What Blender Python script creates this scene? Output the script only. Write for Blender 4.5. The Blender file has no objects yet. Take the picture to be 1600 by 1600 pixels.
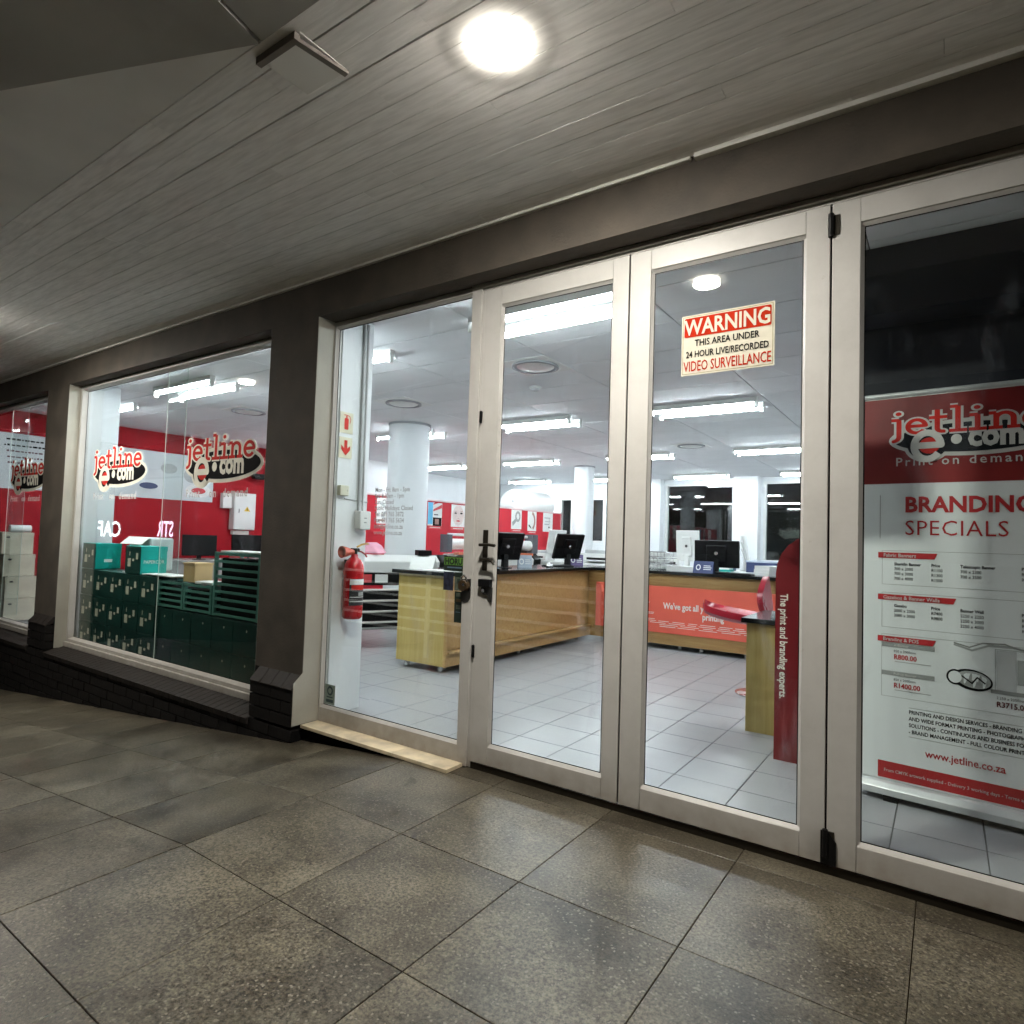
import bpy, bmesh, math, random
from mathutils import Vector, Matrix
random.seed(7)
R = math.radians
S = bpy.context.scene
COL = S.collection

# ------------------------------------------------------------------ camera
cam_d = bpy.data.cameras.new('camera'); cam = bpy.data.objects.new('camera', cam_d); COL.objects.link(cam)
S.camera = cam
cam_d.sensor_width = 36; cam_d.lens = 22.025; cam_d.clip_start = .02; cam_d.clip_end = 500
yaw, pitch, roll = -0.606255, 0.043456, 0.032014
fw = Vector((math.sin(yaw)*math.cos(pitch), math.cos(yaw)*math.cos(pitch), math.sin(pitch)))
rt = Vector((math.cos(yaw), -math.sin(yaw), 0)); up = rt.cross(fw)
r2 = rt*math.cos(roll)+up*math.sin(roll); u2 = up*math.cos(roll)-rt*math.sin(roll)
M = Matrix((r2, u2, -fw)).transposed().to_4x4(); M.translation = (0, -2.7616, 1.2208)
cam.matrix_world = M

# ------------------------------------------------------------------ night sky, exposure
W = bpy.data.worlds.new('World'); S.world = W; W.use_nodes = True
wn = W.node_tree.nodes; wl = W.node_tree.links
sky = wn.new('ShaderNodeTexSky'); sky.sky_type = 'NISHITA'; sky.sun_disc = False
sky.sun_elevation = R(-6); sky.sun_rotation = R(200)
wl.new(sky.outputs[0], wn['Background'].inputs[0]); wn['Background'].inputs[1].default_value = .05
vs = S.view_settings; vs.view_transform = 'Standard'; vs.look = 'None'; vs.exposure = 2.35; vs.gamma = 1
try: vs.use_curve_mapping = False
except Exception: pass
cy = S.cycles
cy.max_bounces = 6; cy.diffuse_bounces = 3; cy.adaptive_threshold = .03; cy.glossy_bounces = 3; cy.transmission_bounces = 4; cy.transparent_max_bounces = 12
cy.caustics_reflective = False; cy.caustics_refractive = False; cy.sample_clamp_indirect = 6
LAMP_L = 262.0      # walkway bulkhead lamps
TUBE_L = 23.5       # fluorescent tubes

# ------------------------------------------------------------------ materials
MATS = {}
def nodes(name):
    m = bpy.data.materials.new(name); m.use_nodes = True
    return m, m.node_tree.nodes, m.node_tree.links, m.node_tree.nodes['Principled BSDF']
def pm(name, col, rough=.5, metal=0, var=.12, scale=6, bump=0, bscale=60, spec=.5, stretch=(1, 1, 1), rvar=.12, pos=False):
    if name in MATS: return MATS[name]
    m, n, l, b = nodes(name)
    tc = n.new('ShaderNodeTexCoord'); mp = n.new('ShaderNodeMapping'); mp.inputs['Scale'].default_value = stretch
    l.new(n.new('ShaderNodeNewGeometry').outputs['Position'] if pos else tc.outputs['Object'], mp.inputs[0])
    nz = n.new('ShaderNodeTexNoise'); nz.inputs['Scale'].default_value = scale; nz.inputs['Detail'].default_value = 3
    l.new(mp.outputs[0], nz.inputs['Vector'])
    cr = n.new('ShaderNodeValToRGB')
    cr.color_ramp.elements[0].position = .3; cr.color_ramp.elements[1].position = .7
    cr.color_ramp.elements[0].color = tuple(c*(1-var) for c in col[:3])+(1,)
    cr.color_ramp.elements[1].color = tuple(min(1, c*(1+var)) for c in col[:3])+(1,)
    l.new(nz.outputs[0], cr.inputs[0]); l.new(cr.outputs[0], b.inputs['Base Color'])
    mr = n.new('ShaderNodeMapRange'); mr.inputs[3].default_value = max(.03, rough-rvar); mr.inputs[4].default_value = min(1, rough+rvar)
    l.new(nz.outputs[0], mr.inputs[0]); l.new(mr.outputs[0], b.inputs['Roughness'])
    b.inputs['Metallic'].default_value = metal; b.inputs['Specular IOR Level'].default_value = spec
    if bump:
        n2 = n.new('ShaderNodeTexNoise'); n2.inputs['Scale'].default_value = bscale; n2.inputs['Detail'].default_value = 4
        l.new(mp.outputs[0], n2.inputs['Vector'])
        bp = n.new('ShaderNodeBump'); bp.inputs['Strength'].default_value = bump; bp.inputs['Distance'].default_value = .004
        l.new(n2.outputs[0], bp.inputs['Height']); l.new(bp.outputs[0], b.inputs['Normal'])
    MATS[name] = m; return m
def em(name, col, strength):
    if name in MATS: return MATS[name]
    m, n, l, b = nodes(name)
    b.inputs['Base Color'].default_value = col+(1,); b.inputs['Emission Color'].default_value = col+(1,)
    b.inputs['Emission Strength'].default_value = strength
    MATS[name] = m; return m

def stone_tile():
    m, n, l, b = nodes('walkway_stone')
    tc = n.new('ShaderNodeTexCoord'); oi = n.new('ShaderNodeObjectInfo'); ge = n.new('ShaderNodeNewGeometry')
    ad = n.new('ShaderNodeVectorMath'); ad.operation = 'ADD'
    ml = n.new('ShaderNodeMath'); ml.operation = 'MULTIPLY'; ml.inputs[1].default_value = 37
    l.new(oi.outputs['Random'], ml.inputs[0]); l.new(tc.outputs['Object'], ad.inputs[0]); l.new(ml.outputs[0], ad.inputs[1])
    def noise(src, sc, det, rg=.55, dist=0):
        q = n.new('ShaderNodeTexNoise'); q.inputs['Scale'].default_value = sc; q.inputs['Detail'].default_value = det
        q.inputs['Roughness'].default_value = rg; q.inputs['Distortion'].default_value = dist; l.new(src, q.inputs['Vector']); return q.outputs[0]
    def ramp(src, p0, c0, p1, c1):
        q = n.new('ShaderNodeValToRGB'); e = q.color_ramp.elements
        e[0].position = p0; e[0].color = c0+(1,); e[1].position = p1; e[1].color = c1+(1,); l.new(src, q.inputs[0]); return q.outputs[0]
    def mul(a, c, f=1.0):
        q = n.new('ShaderNodeMix'); q.data_type = 'RGBA'; q.blend_type = 'MULTIPLY'; q.inputs[0].default_value = f
        l.new(a, q.inputs[6]); l.new(c, q.inputs[7]); return q.outputs[2]
    big = noise(ad.outputs[0], 2.6, 5, .6, .4)
    base = ramp(big, .30, (.029, .024, .017), .70, (.130, .118, .090))
    grain = noise(ad.outputs[0], 92, 5, .74)
    c = mul(base, ramp(grain, .36, (.24, .23, .22), .64, (1.85, 1.8, 1.7)))
    vo = n.new('ShaderNodeTexVoronoi'); vo.inputs['Scale'].default_value = 150; l.new(ad.outputs[0], vo.inputs['Vector'])
    sep = n.new('ShaderNodeSeparateColor'); l.new(vo.outputs['Color'], sep.inputs[0])
    th = n.new('ShaderNodeMath'); th.operation = 'GREATER_THAN'; th.inputs[1].default_value = .95; l.new(sep.outputs[0], th.inputs[0])
    m2 = n.new('ShaderNodeMix'); m2.data_type = 'RGBA'; m2.inputs[7].default_value = (.17, .15, .118, 1)
    l.new(th.outputs[0], m2.inputs[0]); l.new(c, m2.inputs[6])
    stain = noise(ge.outputs['Position'], 1.9, 6, .65, .25)
    c = mul(m2.outputs[2], ramp(stain, .36, (.80, .79, .76), .58, (1.04, 1.04, 1.03)))
    spots = noise(ge.outputs['Position'], 9, 2, .5)
    c = mul(c, ramp(spots, .25, (.45, .42, .38), .33, (1, 1, 1)))
    # trodden dirt along the thresholds
    sx = n.new('ShaderNodeSeparateXYZ'); l.new(ge.outputs['Position'], sx.inputs[0])
    dr = n.new('ShaderNodeMapRange'); dr.inputs[1].default_value = -.30; dr.inputs[2].default_value = -.05; dr.inputs[3].default_value = 0; dr.inputs[4].default_value = .5
    l.new(sx.outputs[1], dr.inputs[0])
    dn = noise(ge.outputs['Position'], 5, 5, .7); dm = n.new('ShaderNodeMath'); dm.operation = 'MULTIPLY'; l.new(dn, dm.inputs[0]); l.new(dr.outputs[0], dm.inputs[1])
    d2 = n.new('ShaderNodeMix'); d2.data_type = 'RGBA'; d2.inputs[7].default_value = (.04, .031, .02, 1); l.new(dm.outputs[0], d2.inputs[0]); l.new(c, d2.inputs[6])
    hv = n.new('ShaderNodeHueSaturation'); mr = n.new('ShaderNodeMapRange'); mr.inputs[3].default_value = .88; mr.inputs[4].default_value = 1.1
    l.new(oi.outputs['Random'], mr.inputs[0]); l.new(mr.outputs[0], hv.inputs['Value']); l.new(d2.outputs[2], hv.inputs['Color'])
    l.new(hv.outputs[0], b.inputs['Base Color'])
    rr = n.new('ShaderNodeMapRange'); rr.inputs[1].default_value = .35; rr.inputs[2].default_value = .65; rr.inputs[3].default_value = .29; rr.inputs[4].default_value = .42
    l.new(stain, rr.inputs[0]); l.new(rr.outputs[0], b.inputs['Roughness'])
    bp = n.new('ShaderNodeBump'); bp.inputs['Strength'].default_value = .55; bp.inputs['Distance'].default_value = .0022
    l.new(grain, bp.inputs['Height']); l.new(bp.outputs[0], b.inputs['Normal'])
    b.inputs['Specular IOR Level'].default_value = .42
    return m
def wood(name, c0, c1, axis='z'):
    m, n, l, b = nodes(name)
    tc = n.new('ShaderNodeTexCoord'); mp = n.new('ShaderNodeMapping')
    mp.inputs['Scale'].default_value = (12, 12, .9) if axis == 'z' else (.9, 12, 12)
    l.new(tc.outputs['Object'], mp.inputs[0])
    nz = n.new('ShaderNodeTexNoise'); nz.inputs['Scale'].default_value = 3; nz.inputs['Detail'].default_value = 8; nz.inputs['Distortion'].default_value = .6
    l.new(mp.outputs[0], nz.inputs['Vector'])
    cr = n.new('ShaderNodeValToRGB'); e = cr.color_ramp.elements
    e[0].position = .3; e[0].color = c0+(1,); e[1].position = .7; e[1].color = c1+(1,)
    l.new(nz.outputs[0], cr.inputs[0]); l.new(cr.outputs[0], b.inputs['Base Color']); b.inputs['Roughness'].default_value = .38
    return m
def plank_mat():
    m, n, l, b = nodes('painted_board')
    tc = n.new('ShaderNodeTexCoord'); oi = n.new('ShaderNodeObjectInfo')
    mp = n.new('ShaderNodeMapping'); mp.inputs['Scale'].default_value = (2.5, 22, 22); l.new(tc.outputs['Object'], mp.inputs[0])
    ad = n.new('ShaderNodeVectorMath'); ad.operation = 'ADD'
    ml = n.new('ShaderNodeMath'); ml.operation = 'MULTIPLY'; ml.inputs[1].default_value = 51
    l.new(oi.outputs['Random'], ml.inputs[0]); l.new(mp.outputs[0], ad.inputs[0]); l.new(ml.outputs[0], ad.inputs[1])
    nz = n.new('ShaderNodeTexNoise'); nz.inputs['Scale'].default_value = 2.5; nz.inputs['Detail'].default_value = 7
    l.new(ad.outputs[0], nz.inputs['Vector'])
    cr = n.new('ShaderNodeValToRGB'); e = cr.color_ramp.elements
    e[0].position = .28; e[0].color = (.76, .75, .725, 1); e[1].position = .62; e[1].color = (.92, .91, .885, 1)
    l.new(nz.outputs[0], cr.inputs[0])
    hv = n.new('ShaderNodeHueSaturation'); mr = n.new('ShaderNodeMapRange'); mr.inputs[3].default_value = .95; mr.inputs[4].default_value = 1.03
    l.new(oi.outputs['Random'], mr.inputs[0]); l.new(mr.outputs[0], hv.inputs['Value']); l.new(cr.outputs[0], hv.inputs['Color'])
    l.new(hv.outputs[0], b.inputs['Base Color']); b.inputs['Roughness'].default_value = .85; b.inputs['Specular IOR Level'].default_value = .15
    bp = n.new('ShaderNodeBump'); bp.inputs['Strength'].default_value = .5; bp.inputs['Distance'].default_value = .002
    l.new(nz.outputs[0], bp.inputs['Height']); l.new(bp.outputs[0], b.inputs['Normal'])
    return m
def glass_mat(name='window_glass', smear=.02, tint=(.93, .96, .95)):
    m = bpy.data.materials.new(name); m.use_nodes = True
    n, l = m.node_tree.nodes, m.node_tree.links; n.clear()
    out = n.new('ShaderNodeOutputMaterial')
    ge = n.new('ShaderNodeNewGeometry'); ior = n.new('ShaderNodeMapRange')
    ior.inputs[3].default_value = 1.5; ior.inputs[4].default_value = 1/1.5; l.new(ge.outputs['Backfacing'], ior.inputs[0])
    fr = n.new('ShaderNodeFresnel'); l.new(ior.outputs[0], fr.inputs[0])
    tr = n.new('ShaderNodeBsdfTransparent'); tr.inputs[0].default_value = tint+(1,)
    gl = n.new('ShaderNodeBsdfGlossy'); gl.inputs['Roughness'].default_value = .0; gl.inputs[0].default_value = (1, 1, 1, 1)
    mx = n.new('ShaderNodeMixShader'); l.new(fr.outputs[0], mx.inputs[0]); l.new(tr.outputs[0], mx.inputs[1]); l.new(gl.outputs[0], mx.inputs[2])
    tc = n.new('ShaderNodeTexCoord'); mp = n.new('ShaderNodeMapping'); mp.inputs['Scale'].default_value = (3, 3, 1.1); mp.inputs['Rotation'].default_value = (0, .5, 0)
    l.new(tc.outputs['Object'], mp.inputs[0])
    nz = n.new('ShaderNodeTexNoise'); nz.inputs['Scale'].default_value = 1.6; nz.inputs['Detail'].default_value = 9; nz.inputs['Roughness'].default_value = .65; nz.inputs['Distortion'].default_value = 1.2
    l.new(mp.outputs[0], nz.inputs['Vector'])
    mr = n.new('ShaderNodeMapRange'); mr.inputs[1].default_value = .56; mr.inputs[2].default_value = .78; mr.inputs[3].default_value = 0; mr.inputs[4].default_value = smear
    l.new(nz.outputs[0], mr.inputs[0])
    df = n.new('ShaderNodeBsdfTranslucent'); df.inputs[0].default_value = (.8, .84, .86, 1)
    m2 = n.new('ShaderNodeMixShader'); l.new(mr.outputs[0], m2.inputs[0]); l.new(mx.outputs[0], m2.inputs[1]); l.new(df.outputs[0], m2.inputs[2])
    l.new(m2.outputs[0], out.inputs[0])
    return m

def alu_mat():
    m, n, l, b = nodes('cream_aluminium')
    ge = n.new('ShaderNodeNewGeometry'); sx = n.new('ShaderNodeSeparateXYZ'); l.new(ge.outputs['Position'], sx.inputs[0])
    nz = n.new('ShaderNodeTexNoise'); nz.inputs['Scale'].default_value = 4; nz.inputs['Detail'].default_value = 7; nz.inputs['Roughness'].default_value = .7; l.new(ge.outputs['Position'], nz.inputs['Vector'])
    cr = n.new('ShaderNodeValToRGB'); e = cr.color_ramp.elements; e[0].position = .34; e[0].color = (.44, .43, .405, 1); e[1].position = .56; e[1].color = (.49, .48, .455, 1); l.new(nz.outputs[0], cr.inputs[0])
    lo = n.new('ShaderNodeMapRange'); lo.inputs[1].default_value = .16; lo.inputs[2].default_value = -.03; lo.inputs[3].default_value = 0; lo.inputs[4].default_value = 1; l.new(sx.outputs[2], lo.inputs[0])
    n2 = n.new('ShaderNodeTexNoise'); n2.inputs['Scale'].default_value = 14; n2.inputs['Detail'].default_value = 6; l.new(ge.outputs['Position'], n2.inputs['Vector'])
    mu = n.new('ShaderNodeMath'); mu.operation = 'MULTIPLY'; l.new(lo.outputs[0], mu.inputs[0]); l.new(n2.outputs[0], mu.inputs[1])
    sp = n.new('ShaderNodeMapRange'); sp.inputs[1].default_value = .30; sp.inputs[2].default_value = .24; sp.inputs[3].default_value = 0; sp.inputs[4].default_value = .5; l.new(n2.outputs[0], sp.inputs[0])
    mxm = n.new('ShaderNodeMath'); mxm.operation = 'MAXIMUM'; l.new(mu.outputs[0], mxm.inputs[0]); l.new(sp.outputs[0], mxm.inputs[1])
    mi = n.new('ShaderNodeMix'); mi.data_type = 'RGBA'; mi.inputs[7].default_value = (.20, .15, .09, 1); l.new(mxm.outputs[0], mi.inputs[0]); l.new(cr.outputs[0], mi.inputs[6]); l.new(mi.outputs[2], b.inputs['Base Color'])
    rr = n.new('ShaderNodeMapRange'); rr.inputs[3].default_value = .3; rr.inputs[4].default_value = .55; l.new(nz.outputs[0], rr.inputs[0]); l.new(rr.outputs[0], b.inputs['Roughness'])
    return m
STONE = stone_tile(); PLANK = plank_mat(); GLASS = glass_mat(); GLASSD = glass_mat('door_glass', .07)
GROUT = pm('dark_grout', (.045, .036, .026), .9, spec=.1)
ALU = alu_mat()
ALUIN = pm('grey_gasket', (.12, .11, .11), .5)
BROWN = pm('dark_brown_plaster', (.064, .053, .041), .8, var=.30, scale=4.5, bump=.5, bscale=70)
CREAM = pm('cream_plaster', (.34, .325, .275), .7, var=.08, scale=4, bump=.15)
SILLT = pm('cream_sill_tile', (.62, .52, .36), .5, var=.28, scale=9)
BRICK = pm('charcoal_painted_brick', (.0075, .0065, .006), .7, var=.4, spec=.2, scale=9, bump=.6, bscale=40)
BRICKS = pm('dark_brown_sill_brick', (.017, .0135, .0115), .7, var=.35, spec=.3, scale=9, bump=.6, bscale=40)
MORT = pm('dark_mortar', (.004, .004, .004), .9, spec=.1)
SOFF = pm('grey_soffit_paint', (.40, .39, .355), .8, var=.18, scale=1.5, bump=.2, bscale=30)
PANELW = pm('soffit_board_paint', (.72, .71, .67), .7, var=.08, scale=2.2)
BLACK = pm('black_plastic', (.004, .004, .0045), .45, spec=.25)
DARKM = pm('bronze_metal', (.03, .025, .018), .4, metal=.6)
WHITE = pm('white_paint', (.78, .80, .82), .55, var=.03, scale=2)
WHITEP = pm('white_plastic', (.78, .78, .76), .35, var=.03)
CEILP = pm('ceiling_board', (.82, .83, .85), .8, var=.04, scale=3, bump=.2, bscale=200)
REDW = pm('red_wall_paint', (.38, .010, .018), .6, var=.06, scale=2, spec=.15)
REDP = pm('red_partition', (.54, .020, .035), .55, var=.05, scale=2, spec=.2)
ITILE = pm('grey_floor_tile', (.32, .325, .338), .36, var=.045, scale=2.3, stretch=(1, 1.8, 1), rvar=.015, pos=True)
MAPLE = wood('maple_laminate', (.40, .29, .085), (.50, .38, .14))
MAPLEH = wood('maple_laminate_side_lit', (.37, .21, .075), (.47, .30, .12), 'x')  # same laminate as the end panel; its different light is put into the colour
GRAN = pm('black_counter_top', (.008, .009, .010), .14, rvar=.04)
CHROME = pm('steel', (.6, .6, .6), .25, metal=1)
TEAL = pm('teal_carton', (.003, .36, .31), .45, var=.06, spec=.25)
DGREEN = pm('dark_green_carton', (.005, .043, .035), .55, var=.3, scale=12)
LABW = pm('label_paper', (.62, .60, .48), .6)
PAPER = pm('white_paper', (.82, .82, .80), .6, var=.03)
NAVY = pm('navy_screen', (.006, .008, .016), .6)
EXRED = pm('extinguisher_red', (.50, .012, .018), .28, var=.05)
ORANGE = pm('horn_red', (.62, .10, .055), .4)
CORAL = pm('coral_print', (.80, .13, .085), .45, var=.04)
DKRED = pm('dark_red_board', (.19, .008, .012), .4, var=.08)
CHAIR = pm('red_chair_shell', (.42, .008, .028), .3, var=.04)
ALUB = pm('brushed_bar', (.72, .74, .75), .35, metal=.3)
SIGNW = pm('sign_cream', (.58, .55, .45), .8, spec=.08, var=.05, scale=20)
SIGNR = pm('sign_red', (.40, .022, .006), .8, spec=.08, var=.08, scale=14)
INK = pm('black_ink', (.006, .006, .007), .8, spec=.1)
REDINK = pm('red_ink', (.50, .02, .025), .5)
LOGOR = pm('logo_red', (.62, .03, .022), .7, spec=.15)
LOGOC = pm('logo_cream', (.90, .87, .76), .6, spec=.2)
GREYINK = pm('grey_vinyl', (.34, .35, .34), .5)
PALEV = pm('pale_vinyl', (.66, .62, .58), .5)
BEIGE = pm('beige_carton', (.58, .52, .42), .6)
BANW = pm('banner_print', (.88, .91, .92), .45, var=.06, scale=1.2, stretch=(5, 1, .3))
BANR = pm('banner_red_print', (.22, .011, .011), .45, var=.35, scale=2.2)

# ------------------------------------------------------------------ mesh helpers
class MB:
    def __init__(s): s.v = []; s.f = []; s.smooth = False
    def quad(s, *p):
        i = len(s.v); s.v += [tuple(q) for q in p]; s.f.append(tuple(range(i, i+len(p)))); return s
    def box(s, x0, x1, y0, y1, z0, z1):
        i = len(s.v)
        s.v += [(x0, y0, z0), (x1, y0, z0), (x1, y1, z0), (x0, y1, z0), (x0, y0, z1), (x1, y0, z1), (x1, y1, z1), (x0, y1, z1)]
        s.f += [tuple(i+k for k in q) for q in ((3, 2, 1, 0), (4, 5, 6, 7), (0, 1, 5, 4), (1, 2, 6, 5), (2, 3, 7, 6), (3, 0, 4, 7))]; return s
    def prism(s, pts, a0, a1, ax='y'):
        n = len(pts); i = len(s.v)
        def P(p, a): return {'y': (p[0], a, p[1]), 'x': (a, p[0], p[1]), 'z': (p[0], p[1], a)}[ax]
        s.v += [P(p, a0) for p in pts]+[P(p, a1) for p in pts]
        s.f.append(tuple(i+k for k in range(n))); s.f.append(tuple(i+n+k for k in reversed(range(n))))
        for k in range(n): s.f.append((i+k, i+n+k, i+n+(k+1) % n, i+(k+1) % n))
        return s
    def cyl(s, p0, p1, r0, r1=None, n=16, caps=True):
        r1 = r0 if r1 is None else r1
        p0 = Vector(p0); p1 = Vector(p1); d = (p1-p0).normalized()
        a = d.orthogonal().normalized(); b = d.cross(a); i = len(s.v)
        for p, r in ((p0, r0), (p1, r1)):
            for k in range(n):
                t = 2*math.pi*k/n; s.v.append(tuple(p+a*(r*math.cos(t))+b*(r*math.sin(t))))
        for k in range(n): s.f.append((i+k, i+(k+1) % n, i+n+(k+1) % n, i+n+k))
        if caps: s.f.append(tuple(i+k for k in reversed(range(n)))); s.f.append(tuple(i+n+k for k in range(n)))
        return s
    def lathe(s, prof, c=(0, 0, 0), n=24, axis='z'):
        i = len(s.v)
        for r, h in prof:
            for k in range(n):
                t = 2*math.pi*k/n; x, y = r*math.cos(t), r*math.sin(t)
                p = {'z': (x, y, h), 'y': (x, h, y), 'x': (h, x, y)}[axis]
                s.v.append((c[0]+p[0], c[1]+p[1], c[2]+p[2]))
        m = len(prof)
        for j in range(m-1):
            for k in range(n): s.f.append((i+j*n+k, i+j*n+(k+1) % n, i+(j+1)*n+(k+1) % n, i+(j+1)*n+k))
        s.f.append(tuple(i+k for k in reversed(range(n)))); s.f.append(tuple(i+(m-1)*n+k for k in range(n))); return s
    def tube(s, pts, r, n=8):
        for a, b in zip(pts[:-1], pts[1:]): s.cyl(a, b, r, r, n)
        return s
    def add(s, o):
        i = len(s.v); s.v += o.v; s.f += [tuple(i+k for k in f) for f in o.f]; return s
    def xf(s, fn): s.v = [tuple(fn(Vector(p))) for p in s.v]; return s
    def mesh(s, name, smooth=False):
        me = bpy.data.meshes.new(name); me.from_pydata(s.v, [], s.f); me.validate(); me.update()
        if smooth:
            bm = bmesh.new(); bm.from_mesh(me); bmesh.ops.remove_doubles(bm, verts=bm.verts, dist=1e-5); bmesh.ops.recalc_face_normals(bm, faces=bm.faces)
            for f in bm.faces: f.smooth = True
            for e in bm.edges:
                if len(e.link_faces) == 2 and e.calc_face_angle() > .7: e.smooth = False
            bm.to_mesh(me); bm.free()
        return me
def B(*a): return MB().box(*a)
def wloc(o):
    v = Vector((0, 0, 0))
    while o: v += Vector(o.location); o = o.parent
    return v
def obj(name, mb, mat, parent=None, world=False, bev=0, smooth=False, loc=None):
    me = mb if isinstance(mb, bpy.types.Mesh) else None
    if me is None:
        if world and parent: o_ = wloc(parent); mb.xf(lambda p: p-o_)
        me = mb.mesh(name, smooth)
        me.materials.append(mat)
    o = bpy.data.objects.new(name, me); COL.objects.link(o)
    if parent: o.parent = parent
    if loc is not None: o.location = Vector(loc)-(wloc(parent) if (parent and world) else Vector((0, 0, 0)))
    if bev:
        md = o.modifiers.new('bevel', 'BEVEL'); md.width = bev; md.segments = 2; md.limit_method = 'ANGLE'; md.angle_limit = R(40)
    return o
def tag(o, label, cat, group=None):
    o['label'] = label; o['category'] = cat
    if group: o['group'] = group
    return o
def thing(name, label, cat, loc=(0, 0, 0), rz=0, group=None):
    o = bpy.data.objects.new(name, None); COL.objects.link(o); o.location = loc; o.rotation_euler = (0, 0, rz); o.empty_display_size = .1
    return tag(o, label, cat, group)
def struct(o): o['kind'] = 'structure'; return o

# flat print: 2-d shapes (u right, v up) laid on a plane
class Plane:
    def __init__(s, o, r, u): s.o = Vector(o); s.r = Vector(r).normalized(); s.u = Vector(u).normalized(); s.n = s.r.cross(s.u)
    def at(s, mb, layer=1, step=.0012):
        return mb.xf(lambda p: s.o+s.r*p[0]+s.u*p[1]+s.n*(layer*step+p[2]))
def rect(x0, y0, x1, y1): return MB().quad((x0, y0, 0), (x1, y0, 0), (x1, y1, 0), (x0, y1, 0))
def poly(pts): return MB().quad(*[(p[0], p[1], 0) for p in pts])
def ell(cx, cy, a, b, n=40, t0=0, rot=0):
    P = []
    for k in range(n):
        t = 2*math.pi*k/n; x, y = a*math.cos(t), b*math.sin(t)
        P.append((cx+x*math.cos(rot)-y*math.sin(rot), cy+x*math.sin(rot)+y*math.cos(rot)))
    return poly(P)
def rrect(x0, y0, x1, y1, r, n=5):
    P = []
    for cx, cy, a in ((x1-r, y1-r, 0), (x0+r, y1-r, 90), (x0+r, y0+r, 180), (x1-r, y0+r, 270)):
        for k in range(n+1): t = R(a+90*k/n); P.append((cx+r*math.cos(t), cy+r*math.sin(t)))
    return poly(P)
def rframe(x0, y0, x1, y1, w):
    return rect(x0, y0, x1, y0+w).add(rect(x0, y1-w, x1, y1)).add(rect(x0, y0+w, x0+w, y1-w)).add(rect(x1-w, y0+w, x1, y1-w))
def stroke(pts, w, lay=0.0):
    m = MB(); e = [0]
    def L(): e[0] += 1; return lay+e[0]*.00002
    for a, b in zip(pts[:-1], pts[1:]):
        d = Vector((b[0]-a[0], b[1]-a[1])); 
        if d.length < 1e-6: continue
        d.normalize(); nx, ny = -d.y*w/2, d.x*w/2; z = L()
        m.quad((a[0]+nx, a[1]+ny, z), (a[0]-nx, a[1]-ny, z), (b[0]-nx, b[1]-ny, z), (b[0]+nx, b[1]+ny, z))
    for p in pts[1:-1]:
        z = L(); m.quad(*[(p[0]+w/2*math.cos(2*math.pi*k/10), p[1]+w/2*math.sin(2*math.pi*k/10), z) for k in range(10)])
    return m
def text(s, size, bold=0.0, xs=1.0, align='LEFT', sp=1.0):
    cu = bpy.data.curves.new('t', 'FONT'); cu.body = s; cu.size = size; cu.align_x = align; cu.offset = bold; cu.resolution_u = 2; cu.space_character = sp
    o = bpy.data.objects.new('t', cu); me = o.to_mesh()
    m = MB(); m.v = [(v.co.x*xs, v.co.y, 0) for v in me.vertices]; m.f = [tuple(p.vertices) for p in me.polygons]
    o.to_mesh_clear(); bpy.data.objects.remove(o); bpy.data.curves.remove(cu)
    return m
def arc(cx, cy, a, b, t0, t1, n=14): return [(cx+a*math.cos(R(t0+(t1-t0)*k/n)), cy+b*math.sin(R(t0+(t1-t0)*k/n))) for k in range(n+1)]
GLY = {
 'j': ([[(.05, 1), (.36, 1)], [(.36, 1.0), (.36, -.15)]+arc(.08, -.15, .28, .3, 0, -90, 6)[1:]], .62, (.34, 1.42)),
 'e': ([[(.12, .52), (.80, .52)]+arc(.45, .5, .35, .44, 4, 325, 18)], .92, None),
 't': ([[(.34, 1.5), (.34, .25)]+arc(.56, .25, .22, .2, 180, 290, 6)[1:], [(.02, 1), (.72, 1)]], .78, None),
 'l': ([[(.05, 1.62), (.34, 1.62)], [(.34, 1.62), (.34, .06)], [(.02, .06), (.68, .06)]], .72, None),
 'i': ([[(.05, .98), (.34, .98)], [(.34, .98), (.34, .06)], [(.02, .06), (.66, .06)]], .72, (.32, 1.44)),
 'n': ([[(.02, .98), (.28, .98)], [(.28, .98), (.28, .06)], [(.02, .06), (.5, .06)], arc(.58, .62, .3, .34, 180, 0, 10)+[(.88, .06)], [(.66, .06), (1.1, .06)]], 1.16, None)}
def slab(word, h, w, extra=0.0):
    m = MB(); x = 0
    for c in word:
        st, adv, dot = GLY[c]
        for k, pts in enumerate(st): m.add(stroke([((x+p[0])*h, p[1]*h) for p in pts], (w+extra)*h, .00015*k))
        if dot: m.add(ell((x+dot[0])*h, dot[1]*h, (w*.62+extra/2)*h, (w*.62+extra/2)*h, 12))
        x += adv
    return m, x*h
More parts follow.
